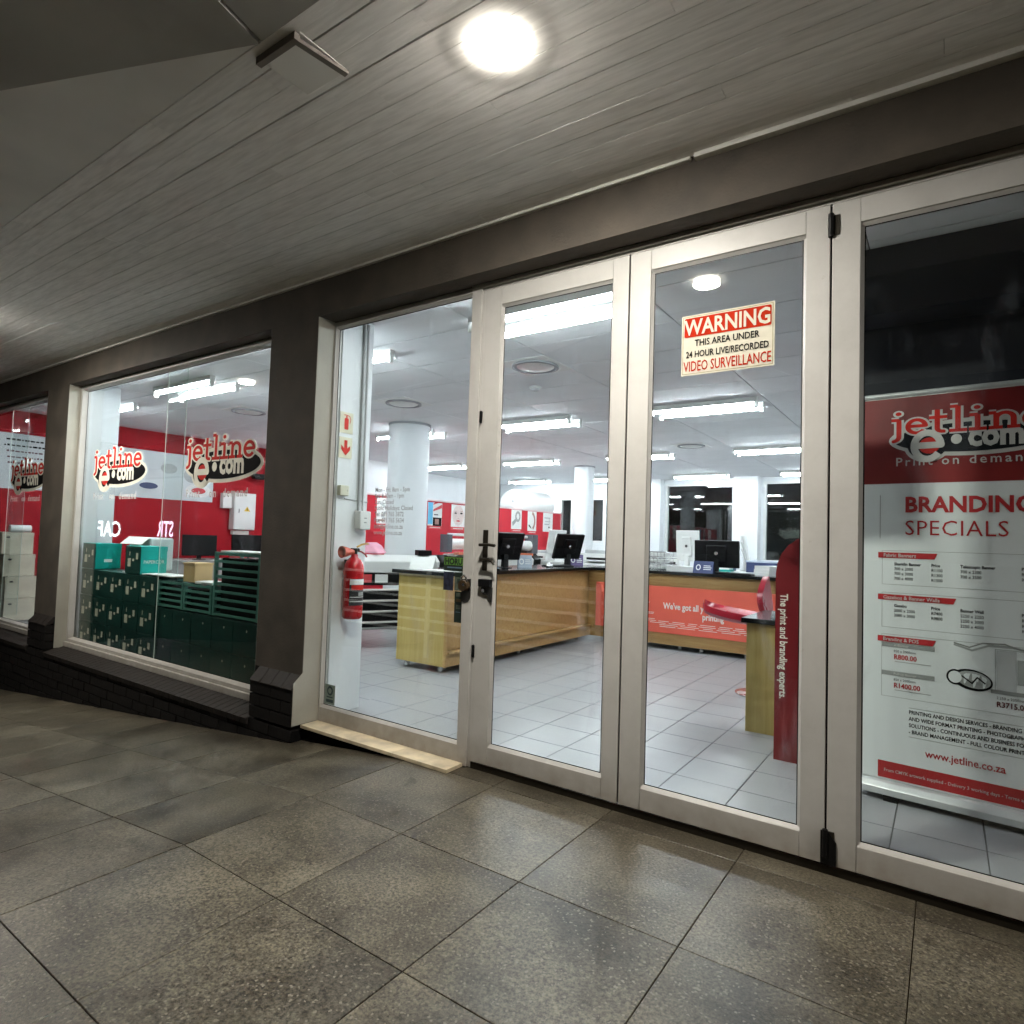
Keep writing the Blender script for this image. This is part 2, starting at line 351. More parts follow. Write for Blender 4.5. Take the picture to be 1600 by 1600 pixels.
def logo(pl, cx, cz, w, parent, cream=None, pre='', black=None, shear=.0):
    """emblem: word over a black oval holding a big letter e with a ball, then dot com"""
    k = w/1.16; cream = cream or LOGOC; black = black or INK
    def put(name, mb, mat, lay): return obj(name, pl.at(mb.xf(lambda p: Vector((p[0]+cx, p[1]+cz, p[2]))), lay), mat, parent, True)
    put('oval_border', ell(.03*k, -.02*k, .57*k, .15*k).add(MB()), cream, 1)
    put('letter_border', ell(-.27*k, -.075*k, .16*k, .135*k, 28), cream, 1.3)
    put('oval', ell(.03*k, -.02*k, .535*k, .118*k), black, 2)
    put('letter_backing', ell(-.27*k, -.075*k, .135*k, .11*k, 28), black, 2.3)  # black disc printed behind the big letter
    m, L = slab('jetline', .123*k, .21, .20); s = 1.02*k/L; m.xf(lambda p: Vector((p[0]*s-.53*k, p[1]+.028*k, p[2]))); put('word_border', m, cream, 2.8)
    m, L = slab('jetline', .123*k, .21, .0)
    m.xf(lambda p: Vector((p[0]*s-.53*k, p[1]+.028*k, p[2]))); put('word', m, LOGOR, 3.6)
    put('ball', ell(-.255*k, -.075*k, .072*k, .066*k, 24), LOGOR, 3.3)
    e = stroke([(p[0]*.26*k-.385*k, p[1]*.245*k-.2*k) for p in GLY['e'][0][0]], .052*k)
    put('big_letter', e, cream, 4.4)
    put('dot', ell(-.075*k, -.035*k, .036*k, .04*k, 18), cream, 3.4)
    put('word_com', text('com', .235*k, .010*k, .84).xf(lambda p: Vector((p[0]-.0*k, p[1]-.092*k, 0))), cream, 3.4)

# ================================================================== SETTING
KX, KZ, SL = -2.506, -.041, .093          # the walkway falls away to the left of the doors
def fz(x): return KZ if x > KX else KZ-SL*(KX-x)
# ground beyond the walkway
g = obj('ground', MB().quad((-250, -250, -2.2), (250, -250, -2.2), (250, 250, -2.2), (-250, 250, -2.2)), pm('asphalt', (.05, .05, .05), .9)); struct(g)
XL, XR, YO, TS = -14.0, 3.6, -3.44, .604
wk = MB()
for x0, x1 in ((XL, KX), (KX, XR)):
    a, b = fz(x0)-.006, fz(x1)-.006
    wk.prism([(x0, a), (x1, b), (x1, -2.2), (x0, -2.2)], YO, .06, 'y')
walk = struct(obj('walkway', wk, GROUT))
def tilemesh(name, w, d, h, mat, b=.003):
    m = MB()
    t = [(-w/2+b, -d/2+b, 0), (w/2-b, -d/2+b, 0), (w/2-b, d/2-b, 0), (-w/2+b, d/2-b, 0)]
    s_ = [(-w/2, -d/2, -b*.7), (w/2, -d/2, -b*.7), (w/2, d/2, -b*.7), (-w/2, d/2, -b*.7)]
    l = [(p[0], p[1], -h) for p in s_]
    m.v = t+s_+l; m.f = [(0, 1, 2, 3)]
    for k in range(4):
        j = (k+1) % 4; m.f += [(4+k, 4+j, j, k), (8+k, 8+j, 4+j, 4+k)]
    me = m.mesh(name); me.materials.append(mat); return me
tm = tilemesh('tile', TS-.0036, TS-.0036, .012, STONE, .0013); tf = tilemesh('tile_front', TS-.0036, .6574, .012, STONE, .0013); ts = tilemesh('tile_strip', TS-.0035, .162, .012, STONE, .0016)
x = -.086+TS*6
while x > XL+TS:
    xc = x-TS/2; sl = xc < KX+.01
    for j in range(-1, 6):
        if j < 0: yc, me = -.114+.084, ts
        elif j == 0: yc, me = -.114-.3305, tf
        else: yc, me = -.775-TS*(j-.5), tm
        if yc > -.2 and x < -3.3: continue
        t = obj('tile', me, None, walk, loc=(xc, yc, (fz(xc) if sl else KZ)+random.uniform(-.0004, .0004)))
        if sl: t.rotation_euler = (0, -math.atan(SL), 0)
    x -= TS

# shop floor
FX0, FX1, FY1 = -10.3, 3.2, 11.5
def floor_mat():
    m, n, l, b = nodes('floor_far_tiles')
    tc = n.new('ShaderNodeTexCoord'); mp = n.new('ShaderNodeMapping'); mp.inputs['Location'].default_value = (.855, -.21, 0)
    l.new(tc.outputs['Object'], mp.inputs[0])
    br = n.new('ShaderNodeTexBrick'); br.offset = 0; br.inputs['Scale'].default_value = 1
    br.inputs['Brick Width'].default_value = .3325; br.inputs['Row Height'].default_value = .3325; br.inputs['Mortar Size'].default_value = .005
    br.inputs['Color1'].default_value = (.33, .335, .348, 1); br.inputs['Color2'].default_value = (.315, .32, .333, 1); br.inputs['Mortar'].default_value = (.13, .13, .135, 1)
    l.new(mp.outputs[0], br.inputs[0]); l.new(br.outputs[0], b.inputs['Base Color']); b.inputs['Roughness'].default_value = .36
    return m
sf = struct(obj('shop_floor', B(FX0, FX1, .06, FY1, -.2, -.008), floor_mat()))
it = tilemesh('floor_tile', .3282, .3282, .006, ITILE, .0015)
for i in range(-8, 7):
    for j in range(0, 12):
        xc, yc = -.855+.3325*(i+.5), .21+.3325*(j-.5)+.004
        obj('tile', it, None, sf, loc=(xc, max(yc, .06+.17), -.001)) if j else None
# shop ceiling of separate boards
CZ = 2.742
sc = struct(obj('shop_ceiling', B(FX0, FX1, .02, FY1, CZ+.012, CZ+.1), pm('ceiling_void', (.12, .12, .12), .9)))
cp = tilemesh('ceiling_panel', 1.192, .592, .012, CEILP, .002)
for v in cp.vertices: v.co.z *= -1
cp.flip_normals()
for i in range(-7, 6):
    for j in range(0, 19):
        xc, yc = -2.72+1.2*(i+.5), .108+.6*(j+.5)
        if FX0-.5 < xc < FX1+.5: obj('ceiling_panel', cp, None, sc, loc=(xc, yc, CZ))

# canopy over the walkway: painted boards parallel to the front
CO = 2.916
can = struct(obj('canopy_ceiling', B(-14, 3.6, -4.4, .3, CO+.012, CO+.16), pm('canopy_backing', (.03, .028, .025), .9)))
bw = .094; y = -.150; rows = 0
while y > -1.56:
    rows += 1; gp = random.choice((.0016, .003)) if rows % 2 == 0 else random.choice((.0001, .0002, .0004)); gb = .0022 if rows % 2 == 0 else random.choice((.0003, .0006, .0009))
    xa = 3.5-random.uniform(0, 1.8); xs = [3.6, xa]
    while xs[-1] > -14: xs.append(xs[-1]-random.uniform(1.2, 3.6))
    for a, b in zip(xs[:-1], xs[1:]):
        b = max(b, -14)
        if a-b < .1: continue
        obj('board', MB().prism([(y-bw+gp, CO+.012), (y-bw+gp, CO+gb), (y-bw+gp+gb*1.2, CO), (y-gb*1.2-.0003, CO), (y-.0003, CO+gb), (y-.0003, CO+.012)], -(a-b)/2+.0006, (a-b)/2-.0006, 'x').xf(lambda p: Vector((p[0], p[1]-y, p[2]-CO))), PLANK, can, loc=((a+b)/2, y, CO+random.uniform(-.0009, .0009)))
    y -= bw
YB = y
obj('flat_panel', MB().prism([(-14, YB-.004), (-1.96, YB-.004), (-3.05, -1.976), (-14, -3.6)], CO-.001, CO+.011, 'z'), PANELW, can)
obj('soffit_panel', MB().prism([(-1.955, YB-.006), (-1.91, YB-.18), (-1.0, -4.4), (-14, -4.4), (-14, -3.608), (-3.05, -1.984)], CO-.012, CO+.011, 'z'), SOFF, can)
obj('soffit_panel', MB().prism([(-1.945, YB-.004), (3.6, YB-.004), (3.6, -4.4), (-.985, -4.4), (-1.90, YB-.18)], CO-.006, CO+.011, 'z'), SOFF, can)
hp = obj('patch_panel', B(-2.03, -1.80, -1.515, -1.31, CO-.005, CO-.0012), PANELW, can)
obj('patch_edge', B(-2.03, -1.81, -1.53, -1.508, CO-.03, CO-.003), pm('stained_edge', (.20, .18, .16), .8), can)
obj('patch_edge', MB().prism([(-1.835, -1.512), (-1.812, -1.516), (-1.785, -1.318), (-1.808, -1.314)], CO-.028, CO-.0145, 'z'), MATS['stained_edge'], can)
for a, b, dz in ((-13, -.92, 0), (-.90, 3.6, -.012)):
    obj('cornice_strip', B(a, b, -.160+dz, -.1372, CO-.014+dz*.5, CO+.001), PANELW, can, bev=.002)

# opposite side of the street, seen only as reflections in the glass
ob = thing('cafe_building', 'dark low building with lit white lettering, seen mirrored in the left window', 'building', (-26, -8.6, -2.2))
obj('wall', B(-12, 12, -5, 0, 0, 5.2), pm('night_render', (.06, .055, .05), .8), ob)
obj('roof', B(-10.3, 10.3, -5.3, .5, 5.2, 5.45), pm('night_roof', (.05, .04, .04), .8), ob)
SIGNE = em('lit_white_letters', (.85, .95, 1.0), 1.5); SIGNE2 = em('lit_pink_letters', (1.0, .72, 1.0), 1.5)
pS = Plane((-26.35, -8.58, .83), (-1, 0, 0), (0, 0, 1))
obj('lit_letters', pS.at(text('CAF', .86, .012, 1.25, sp=1.05)).xf(lambda p: p), SIGNE, ob, True)
pS = Plane((-22.40, -8.58, .93), (-1, 0, 0), (0, 0, 1))
obj('lit_letters', pS.at(text('STR', .78, .012, .86, sp=1.0)), SIGNE2, ob, True)
# railing behind the viewer
rl = thing('railing', 'white slatted railing along the walkway edge, seen mirrored in the glass', 'railing', (-5.2, -3.2, fz(-5.2)))
for k in range(6): obj('rail', B(-7.9, -2.95, -3.215, -3.185, .72-.142*k-.016, .72-.142*k+.016), WHITEP, rl, True, bev=.004)
for px in (-7.85, -5.4, -3.0): obj('post', B(px-.03, px+.03, -3.183, -3.15, fz(px)-.004, .78), WHITEP, rl, True, bev=.004)

# ================================================================== FACADE
YW = -.137; SO = 2.662
fa = thing('facade_wall', 'dark brown plastered shopfront wall with header beam, pillars and black brick plinth', 'wall', (-5, YW, -1))
obj('header_beam', B(-14, 3.6, YW, .10, SO, CO+.011), BROWN, fa, True)
for x0, x1 in ((-3.952, -3.437), (-7.925, -7.385), (-14, -11.3)):
    obj('pillar', B(x0, x1, YW, .05, .29, SO-.001), BROWN, fa, True)
    obj('reveal', B(x1-.0, x1+.004, YW+.002, .02, -.02, SO-.001), CREAM, fa, True)
    obj('reveal', B(x0-.004, x0, YW+.002, .02, -.02, SO-.001), CREAM, fa, True)
    obj('pillar_base', B(x0, x1, YW, .05, -.02, .29), MORT, fa, True)
# cream lower return beside the side light
obj('reveal', MB().prism([(-.203, .25), (-.1345, .31), (-.1345, -.02), (-.203, -.02)], -3.4365, -3.4325, 'x'), CREAM, fa, True)
# plinth core and its bricks
pl_core = MB()
pl_core.box(-14, -3.445, -.196, .02, -2.2, -.06)
plo = obj('plinth', pl_core, MORT, fa, True)
bl, bh = .222, .071
brm = MB().box(-bl/2, bl/2, -.05, .05, -bh/2, bh/2).mesh('brick'); brm.materials.append(BRICK)
brh = MB().box(-bl/4+.002, bl/4-.002, -.05, .05, -bh/2, bh/2).mesh('half_brick'); brh.materials.append(BRICK)
pitch_x, pitch_z = .232, .081
row = 0; z = -.085
while z > -1.0:
    x = -3.45-bl/2-(row % 2)*pitch_x/2
    if row % 2: obj('brick', brh, None, plo, True, loc=(-3.445-bl/4, -.155, z))
    while x > -11:
        if z+bh/2 > fz(x)-.02:
            obj('brick', brm, None, plo, True, loc=(x+random.uniform(-.002, .002), -.155+random.uniform(-.003, .003), z))
        x -= pitch_x
    z -= pitch_z; row += 1
# pillar bases: courses above the sill line and a sloped brick cap
def capbrick(n):
    m = MB(); m.prism([(-.036, -.055), (.036, -.012), (.036, .04), (-.036, -.003)], -n/2, n/2, 'x')
    return m
for x0, x1 in ((-3.90, -3.44), (-7.86, -7.40)):
    for r in range(3):
        zz = .005+.081*r
        a = x0
        ws = [.226, .226] if r % 2 == 0 else [.112, .222, .112]
        for w in ws:
            obj('brick', B(a, a+w, -.205, YW-.001, zz-.036, zz+.036), BRICK, plo, True); a += w+.006
    for k in range(4):
        w = (x1-x0)/4
        obj('cap_brick', MB().prism([(-.212, .212), (YW-.0015, .292), (YW-.0015, .225), (-.212, .205)], x0+k*w+.003, x0+(k+1)*w-.003, 'x'), BRICKS, plo, True)
# sloped brick-on-edge sills below the two display windows
for x0, x1 in ((-7.395, -3.905), (-11.2, -7.865)):
    n = int((x1-x0)/.079); w = (x1-x0)/n
    for k in range(n):
        obj('sill_brick', MB().prism([(-.222, -.052), (-.02, -.004), (-.02, -.05), (-.215, -.092)], x0+k*w+.003, x0+(k+1)*w-.003, 'x'), BRICKS, plo, True)
# below the side light
obj('plinth', B(-3.43, -2.30, -.118, .02, -.4, -.042), MORT, fa, True)

# cream sill tiles of the side light
ss = thing('tiled_sill', 'cream tiled sill below the side light by the door', 'sill', (-2.8, -.07, -.04))
for a, b in ((-3.428, -3.02), (-3.018, -2.60), (-2.598, -2.19)):
    obj('tile', B(a, b, -.142, -.0045, -.040, -.0195), SILLT, ss, True, bev=.002)

# ------------------------------------------------------------------ glazing
def pane(name, x0, x1, z0, z1, parent, y=.022): return obj(name, B(x0, x1, y, y+.006, z0, z1), GLASS if parent.name.startswith('display') else GLASSD, parent, True)
def leafset(parent, x0, x1, z0, z1, gx0, gx1, gz0, gz1, y0=0, y1=.044, gap=.0008):
    """stiles, rails, sloping glazing beads and gasket round one glazed opening"""
    obj('stile', B(x0, gx0-.012, y0, y1, z0, z1), ALU, parent, True, bev=.0025)
    obj('stile', B(gx1+.012, x1, y0, y1, z0, z1), ALU, parent, True, bev=.0025)
    obj('rail', B(gx0-.012+gap, gx1+.012-gap, y0+.0005, y1, z0, gz0-.014), ALU, parent, True, bev=.0025)
    obj('rail', B(gx0-.012+gap, gx1+.012-gap, y0+.0005, y1, gz1+.014, z1), ALU, parent, True, bev=.0025)
    a, b, c, d = gx0-.0115, gx1+.0115, gz0-.0135, gz1+.0135
    obj('glazing_bead', MB().prism([(y0+.004, c), (.020, gz0), (.020, c)], a, b, 'x'), ALU, parent, True)
    obj('glazing_bead', MB().prism([(y0+.006, d), (.020, gz1), (.020, d)], a, b, 'x'), ALU, parent, True)
    obj('glazing_bead', MB().prism([(a, y0+.006), (gx0, .020), (a, .020)], gz0, gz1, 'z'), ALU, parent, True)
    obj('glazing_bead', MB().prism([(b, y0+.006), (gx1, .020), (b, .020)], gz0, gz1, 'z'), ALU, parent, True)
    gk = MB()
    for q in ((a, gx0+.004, c, d), (gx1-.004, b, c, d)): gk.box(q[0], q[1], .0205, .0215, q[2], q[3])
    for q in ((gx0+.004, gx1-.004, c, gz0+.004), (gx0+.004, gx1-.004, gz1-.004, d)): gk.box(q[0], q[1], .0205, .0215, q[2], q[3])
    obj('gasket', gk, BLACK, parent, True)
    pane('glass_pane', a, b, c, d, parent)

# outer frame of the folding doors
df = thing('door_frame', 'cream aluminium frame around the folding doors and side light', 'frame', (-1.5, .02, 0))
obj('head_track', B(-2.235, 3.2, -.014, .07, 2.640, SO-.0005), ALU, df, True, bev=.003)
obj('head_track', B(-2.235, 3.2, .004, .07, 2.624, 2.6395), ALU, df, True, bev=.002)
obj('mullion', B(-2.236, -2.166, -.006, .06, -.036, 2.6395), ALU, df, True, bev=.003)
obj('mullion', B(-2.1655, -2.148, .006, .06, -.036, 2.6235), ALU, df, True, bev=.002)
obj('threshold', B(-2.147, 3.2, .010, .058, -.045, -.008), DARKM, df, True)
sl_ = thing('side_light', 'fixed full-height glass side light left of the doors', 'window', (-2.85, .02, 0))
leafset(sl_, -3.432, -2.2365, -.028, 2.658, -3.405, -2.243, .085, 2.612, -.004, .05)

doors = []
for k, (x0, x1, g0, g1, lab) in enumerate(((-2.1445, -1.2675, -2.018, -1.363, 'cream framed glass door with black lever handle and locks'),
        (-1.2595, -.3875, -1.142, -.489, 'cream framed glass door carrying the red warning sign'),
        (-.3795, .492, -.266, .378, 'rightmost cream framed glass door in front of the tall banner'))):
    d = thing('glazed_door', lab, 'door', ((x0+x1)/2, .02, 0), group='folding glass doors'); doors.append(d)
    leafset(d, x0, x1, .0, 2.621, g0, g1, .112, 2.508)
obj('door_gap_seal', B(-1.2672, -1.2598, .012, .04, .004, 2.618), BLACK, doors[0], True)
obj('door_gap_seal', B(-.3872, -.3798, .012, .04, .004, 2.618), BLACK, doors[1], True)
def hinge(parent, z0, z1, pin=True):
    obj('hinge', MB().cyl((-.3835, -.008, z0), (-.3835, -.008, z1), .0105, n=12), BLACK, parent, True, smooth=True)
    obj('hinge_plate', B(-.376, -.352, -.004, -.0008, z0+.006, z1-.006), DARKM, parent, True)
hinge(doors[1], 2.484, 2.578); hinge(doors[1], .03, .135)
obj('hinge_foot', MB().prism([(-.400, .004), (-.345, .004), (-.345, .09), (-.372, .128), (-.400, .128)], -.007, -.0012, 'y'), BLACK, doors[1], True)
# a fourth leaf continues out of the picture
d4 = thing('glazed_door', 'cream framed glass door beyond the right edge', 'door', (.94, .02, 0), group='folding glass doors')
leafset(d4, .5005, 1.372, .0, 2.621, .616, 1.258, .112, 2.508)
obj('door_gap_seal', B(.4925, .500, .012, .04, .004, 2.618), BLACK, d4, True)
# lever handle, lock bodies, keepers on the first door
dh = doors[0]
hb = obj('handle_plate', B(-2.098, -2.066, -.010, -.0005, 1.044, 1.268), DARKM, dh, True, bev=.003)
lv = MB().cyl((-2.082, -.008, 1.185), (-2.082, -.052, 1.185), .009, n=12).tube([(-2.088, -.052, 1.185), (-2.02, -.053, 1.187), (-1.985, -.050, 1.183)], .0085, 10)
obj('lever', lv, DARKM, hb, smooth=True, world=True)
kn = MB().cyl((-2.082, -.008, 1.105), (-2.082, -.045, 1.105), .010, n=12).tube([(-2.086, -.045, 1.105), (-2.03, -.046, 1.108), (-2.004, -.045, 1.098), (-1.992, -.045, 1.082)], .0075, 10)
obj('lever', kn, DARKM, hb, smooth=True, world=True)
obj('lock_case', B(-2.105, -2.028, -.034, -.0006, .957, .998), BLACK, dh, True, bev=.004)
lk = obj('lock_keeper', MB().prism([(-2.098, .956), (-2.024, .956), (-2.026, .872), (-2.040, .888), (-2.056, .912), (-2.084, .914), (-2.096, .930)], -.014, -.0008, 'y'), pm('dark_pewter', (.06, .058, .055), .4, metal=.7), dh, True, bev=.003)
obj('keyhole', MB().cyl((-2.080, -.019, .936), (-2.080, -.0142, .936), .010, n=12), CHROME, lk, True)
for zz in (1.90, .598): obj('bolt_cap', MB().prism([(-2.152, zz-.03), (-2.144, zz-.036), (-2.136, zz-.03), (-2.136, zz+.03), (-2.144, zz+.036), (-2.152, zz+.03)], -.009, -.0005, 'y'), BLACK, dh, True)
# padlock assembly at the mullion
pk_ = thing('padlock', 'worn steel hasp and padlock on the mullion left of the door handle', 'padlock', (-2.20, -.02, .9))
obj('hasp', MB().prism([(-2.236, .988), (-2.172, .994), (-2.172, .89), (-2.186, .865), (-2.214, .858), (-2.236, .865)], -.012, -.0065, 'y'), MATS['dark_pewter'], pk_, True, bev=.002)
obj('body', MB().cyl((-2.205, -.045, .955), (-2.205, -.013, .955), .030, n=20), pm('old_brass', (.18, .12, .07), .3, metal=.9), pk_, True, smooth=True)
obj('shackle', MB().tube([(-2.225, -.03, .975), (-2.222, -.03, 1.0), (-2.205, -.03, 1.012), (-2.19, -.03, 1.0), (-2.187, -.03, .975)], .006, 8), CHROME, pk_, True, smooth=True)
obj('keyway', MB().cyl((-2.196, -.048, .962), (-2.196, -.0455, .962), .009, n=12), CHROME, pk_, True)

# display windows
def display(x0, x1, joint, label):
    w = thing('display_window', label, 'window', ((x0+x1)/2, .02, 0), group='large display windows')
    leafset(w, x0, x1, -.012, 2.659, x0+.045, x1-.045, .082, 2.612, -.028, .05)
    obj('frame_base', B(x0+.002, x1-.002, -.052, -.0285, -.010, .04), ALU, w, True, bev=.004)
    if joint:
        obj('silicone_joint', B(joint-.004, joint+.004, .019, .0215, .082, 2.612), pm('pale_silicone', (.55, .66, .6), .4), w, True)
        f = obj('glass_fin', B(joint-.005, joint+.005, .032, .185, .09, 2.70), GLASS, w, True)
        obj('polished_edge', B(joint-.005, joint+.005, .1852, .1875, .09, 2.70), MATS['pale_silicone'], f, True)
    return w
display(-7.380, -3.957, -5.685, 'large display window showing the stack of green cartons')
display(-11.29, -7.930, -9.45, 'display window at the left edge showing beige cartons')

# ------------------------------------------------------------------ stickers and signs on the glass
def decal(name, label, cat, ox, oz, group=None, y=.0205):
    t = thing(name, label, cat, (ox, y, oz), group=group)
    return t, Plane((0, y, 0), (1, 0, 0), (0, 0, 1))
for cx, lab in ((-4.80, 'black oval shop emblem on the right half of the carton window'), (-6.58, 'black oval shop emblem on the left half of the carton window, over the white pier'), (-8.86, 'black oval shop emblem on the leftmost window')):
    t, p_ = decal('window_emblem', lab, 'emblem', cx, 1.78, 'window emblems')
    logo(p_, cx, 1.765, 1.14, t)
    for wd, ux in (('Print', -.50), ('on', -.14), ('demand', .06)): obj('word_'+wd.lower(), p_.at(text(wd, .098, .0012, .92, 'LEFT', 1.25).xf(lambda p: Vector((p[0]+cx+ux, p[1]+1.485, 0)))), PALEV, t, True)
# warning sign
t, p_ = decal('warning_sign', 'red and cream video surveillance warning sign on the middle door', 'sign', -.802, 2.13)
sx0, sx1, sz0, sz1 = -1.004, -.599, 1.994, 2.272
p_ = Plane((0, .0174, 0), (1, 0, 0), (0, 0, 1)); obj('panel', B(sx0, sx1, .0175, .0205, sz0, sz1), SIGNW, t, True)
obj('border', p_.at(rframe(sx0+.006, sz0+.006, sx1-.006, sz1-.006, .0022), 1), pm('worn_olive_ink', (.20, .19, .07), .5, var=.5, scale=30), t, True)
obj('red_band', p_.at(rrect(sx0+.013, 2.170, sx1-.013, 2.259, .008), 1.2), SIGNR, t, True)
xo = (sx0+sx1)/2
def tx(s_, size, bold, xs, z_, mat, par, pl, lay=2, x_=None, al='CENTER', sp=1.0, name='lettering'):
    xx = xo if x_ is None else x_
    return obj(name, pl.at(text(s_, size, bold, xs, al, sp).xf(lambda p: Vector((p[0]+xx, p[1]+z_, 0))), lay), mat, par, True)
tx('WARNING', .098, .0022, .79, 2.181, SIGNW, t, p_, 2.4)
tx('THIS AREA UNDER', .042, .0007, .80, 2.126, INK, t, p_)
tx('24 HOUR LIVE/RECORDED', .042, .0007, .73, 2.075, INK, t, p_)
tx('VIDEO SURVEILLANCE', .066, .0006, .58, 2.012, SIGNR, t, p_)
# opening hours
t, p_ = decal('opening_hours', 'grey vinyl opening hours lettered on the side light', 'lettering', -2.84, 1.38)
for k, s_ in enumerate(('Mon - Fri: 8am - 5pm', 'Sat: 8:30am - 1pm', 'Sun: Closed', 'Public Holidays: Closed', 'Tel: 031 765 5872', 'Fax: 031 765 5634', 'info@jetline.co.za', 'www.jetline.co.za')):
    tx(s_, .040, .0006, .88, 1.494-.0385*k, GREYINK, t, p_, 1, -2.995, 'LEFT')
# security stickers at the right of the side light
t, p_ = decal('security_sticker', 'green and black security company sticker beside the padlock', 'sticker', -2.32, 1.0)
obj('green_panel', p_.at(rect(-2.398, 1.028, -2.246, 1.112)), pm('sticker_black', (.012, .022, .016), .4), t, True)
obj('green_band', p_.at(rect(-2.394, 1.062, -2.248, 1.106), 2), pm('sticker_green', (.13, .30, .05), .4), t, True)
tx('HORU', .048, .0022, .95, 1.067, MATS['sticker_black'], t, p_, 3, -2.388, 'LEFT')
obj('blue_line', p_.at(rect(-2.37, 1.044, -2.262, 1.052), 2), pm('sticker_blue', (.10, .16, .22), .4), t, True)
obj('dark_panel', p_.at(rect(-2.396, .916, -2.322, 1.022)), pm('sticker_navy', (.018, .022, .04), .4, var=.8, scale=40), t, True)
obj('emblem_panel', p_.at(rect(-2.312, .918, -2.247, 1.022)), pm('sticker_greygreen', (.10, .12, .09), .4, var=.4, scale=40), t, True)
obj('dark_band', p_.at(rect(-2.311, .995, -2.248, 1.020), 2), MATS['sticker_black'], t, True)
for k in range(5): obj('emblem_stripe', p_.at(rect(-2.295+.009*k, .955-.006*(2-abs(k-2)), -2.290+.009*k, .985), 2), MATS['sticker_black'], t, True)
obj('strip_panel', p_.at(rect(-2.308, .738, -2.247, .914)), MATS['sticker_black'], t, True)
for a, b, c in ((.885, .905, 'sticker_greygreen'), (.855, .872, 'old_brass'), (.815, .838, 'sticker_greygreen'), (.795, .799, 'sticker_blue')):
    obj('strip_mark', p_.at(rect(-2.296, a, -2.262, b), 2), MATS[c], t, True)
t, p_ = decal('round_logo_sticker', 'small square green sticker with a round badge low on the side light', 'sticker', -3.345, .16)
obj('panel', p_.at(rect(-3.396, .092, -3.296, .222)), pm('sticker_pale', (.24, .30, .26), .5), t, True)
obj('badge', p_.at(ell(-3.344, .182, .029, .031, 20), 2), pm('sticker_dark_teal', (.02, .05, .06), .5), t, True)
obj('badge_ring', p_.at(ell(-3.344, .182, .017, .018, 16), 3), MATS['sticker_pale'], t, True)
obj('bar', p_.at(rect(-3.38, .106, -3.31, .126), 2), MATS['sticker_dark_teal'], t, True)
obj('bar', p_.at(rect(-3.376, .137, -3.316, .145), 2), MATS['sticker_dark_teal'], t, True)

# ------------------------------------------------------------------ lamps
LAMPM = em('lamp_opal', (1.0, .95, .86), LAMP_L)
for lx, ly, lab in ((-1.262, -1.11, 'round bright ceiling lamp over the doors'), (-6.50, -1.22, 'round ceiling lamp further left along the walkway, seen mirrored in the carton window'), (3.1, -1.1, 'round ceiling lamp right of the view')):
    t = thing('ceiling_lamp', lab, 'lamp', (lx, ly, CO), group='walkway ceiling lamps')
    obj('opal_band', MB().lathe([(.0835, 0), (.0840, -.026), (.0830, -.0295), (.0805, -.0295), (.0800, -.020), (.04, -.018)], n=40), em('lamp_band_opal', (1.0, .93, .82), 5.0), t, smooth=True)
    obj('opal_disc', MB().lathe([(.0795, -.0205), (.079, -.0275), (.066, -.034), (.038, -.038), (.002, -.0395)], n=40), LAMPM, t, smooth=True)

TUBE = em('fluorescent_tube', (.88, .94, 1.0), TUBE_L)
tubm = MB().cyl((-.536, 0, 0), (.536, 0, 0), .014, n=10).mesh('tube', True); tubm.materials.append(TUBE)
traym = MB().box(-.57, .57, -.026, .026, -.042, 0).prism([(-.026, -.0425), (-.050, -.054), (-.050, -.056), (-.024, -.046), (.024, -.046), (.050, -.056), (.050, -.054), (.026, -.0425)], -.565, .565, 'x')  # side wings added to keep the tubes' light off the ceiling nearby
traym = traym.mesh('batten'); traym.materials.append(WHITEP)
capm = MB().box(-.016, .016, -.02, .02, -.042, .018).mesh('end_cap'); capm.materials.append(WHITEP)
rown = ['first row, nearest the windows', 'second row', 'third row', 'back row']
coln = {-8.70: 'leftmost', -6.52: 'second from left', -4.31: 'third from left', -2.14: 'fourth from left', .03: 'rightmost'}
for r, yy in enumerate((.70, 3.94, 7.24, 10.53)):
    for cx in coln:
        if r == 0 and cx > 0: continue
        t = thing('fluorescent_light', 'twin tube fluorescent light, %s in the %s' % (coln[cx], rown[r]), 'ceiling light', (cx, yy, CZ), group='twin tube ceiling lights')
        for s_ in (-1, 1):
            bt = obj('batten', traym, None, t, loc=(0, .135*s_, 0)); obj('tube', tubm, None, bt, loc=(0, 0, -.066))
            for e in (-1, 1): obj('end_cap', capm, None, bt, loc=(.553*e, 0, -.062))

# ------------------------------------------------------------------ interior walls
def wall(name, label, mb, mat, cat='wall'):
    return tag(obj(name, mb, mat), label, cat)
lw = thing('side_wall', 'red left side wall of the shop with a long white banner', 'wall', (-10.35, 2.4, 0))
obj('painted_wall', B(-10.45, -10.3, .05, 4.6, 0, CZ+.01), REDW, lw, True)
wall('partition_room', 'white full-height wall block behind the red partition', B(-10.44, -9.62, 4.605, 7.55, .0, CZ-.001), WHITE)
wall('back_corner_wall', 'white wall in the far left corner of the shop', B(-10.45, -10.3, 7.56, 11.49, 0, CZ), WHITE)
bw_ = thing('back_wall', 'white back wall with dark night windows', 'wall', (-3.5, 11.55, 0))
wins = [(-8.36, -7.97, 1.2, 2.34), (-7.47, -7.05, 1.2, 2.34), (-5.47, -3.86, .9, 2.64), (-3.25, -1.5, .9, 2.65), (-1.0, 1.0, .9, 2.65)]
xs_ = FX0
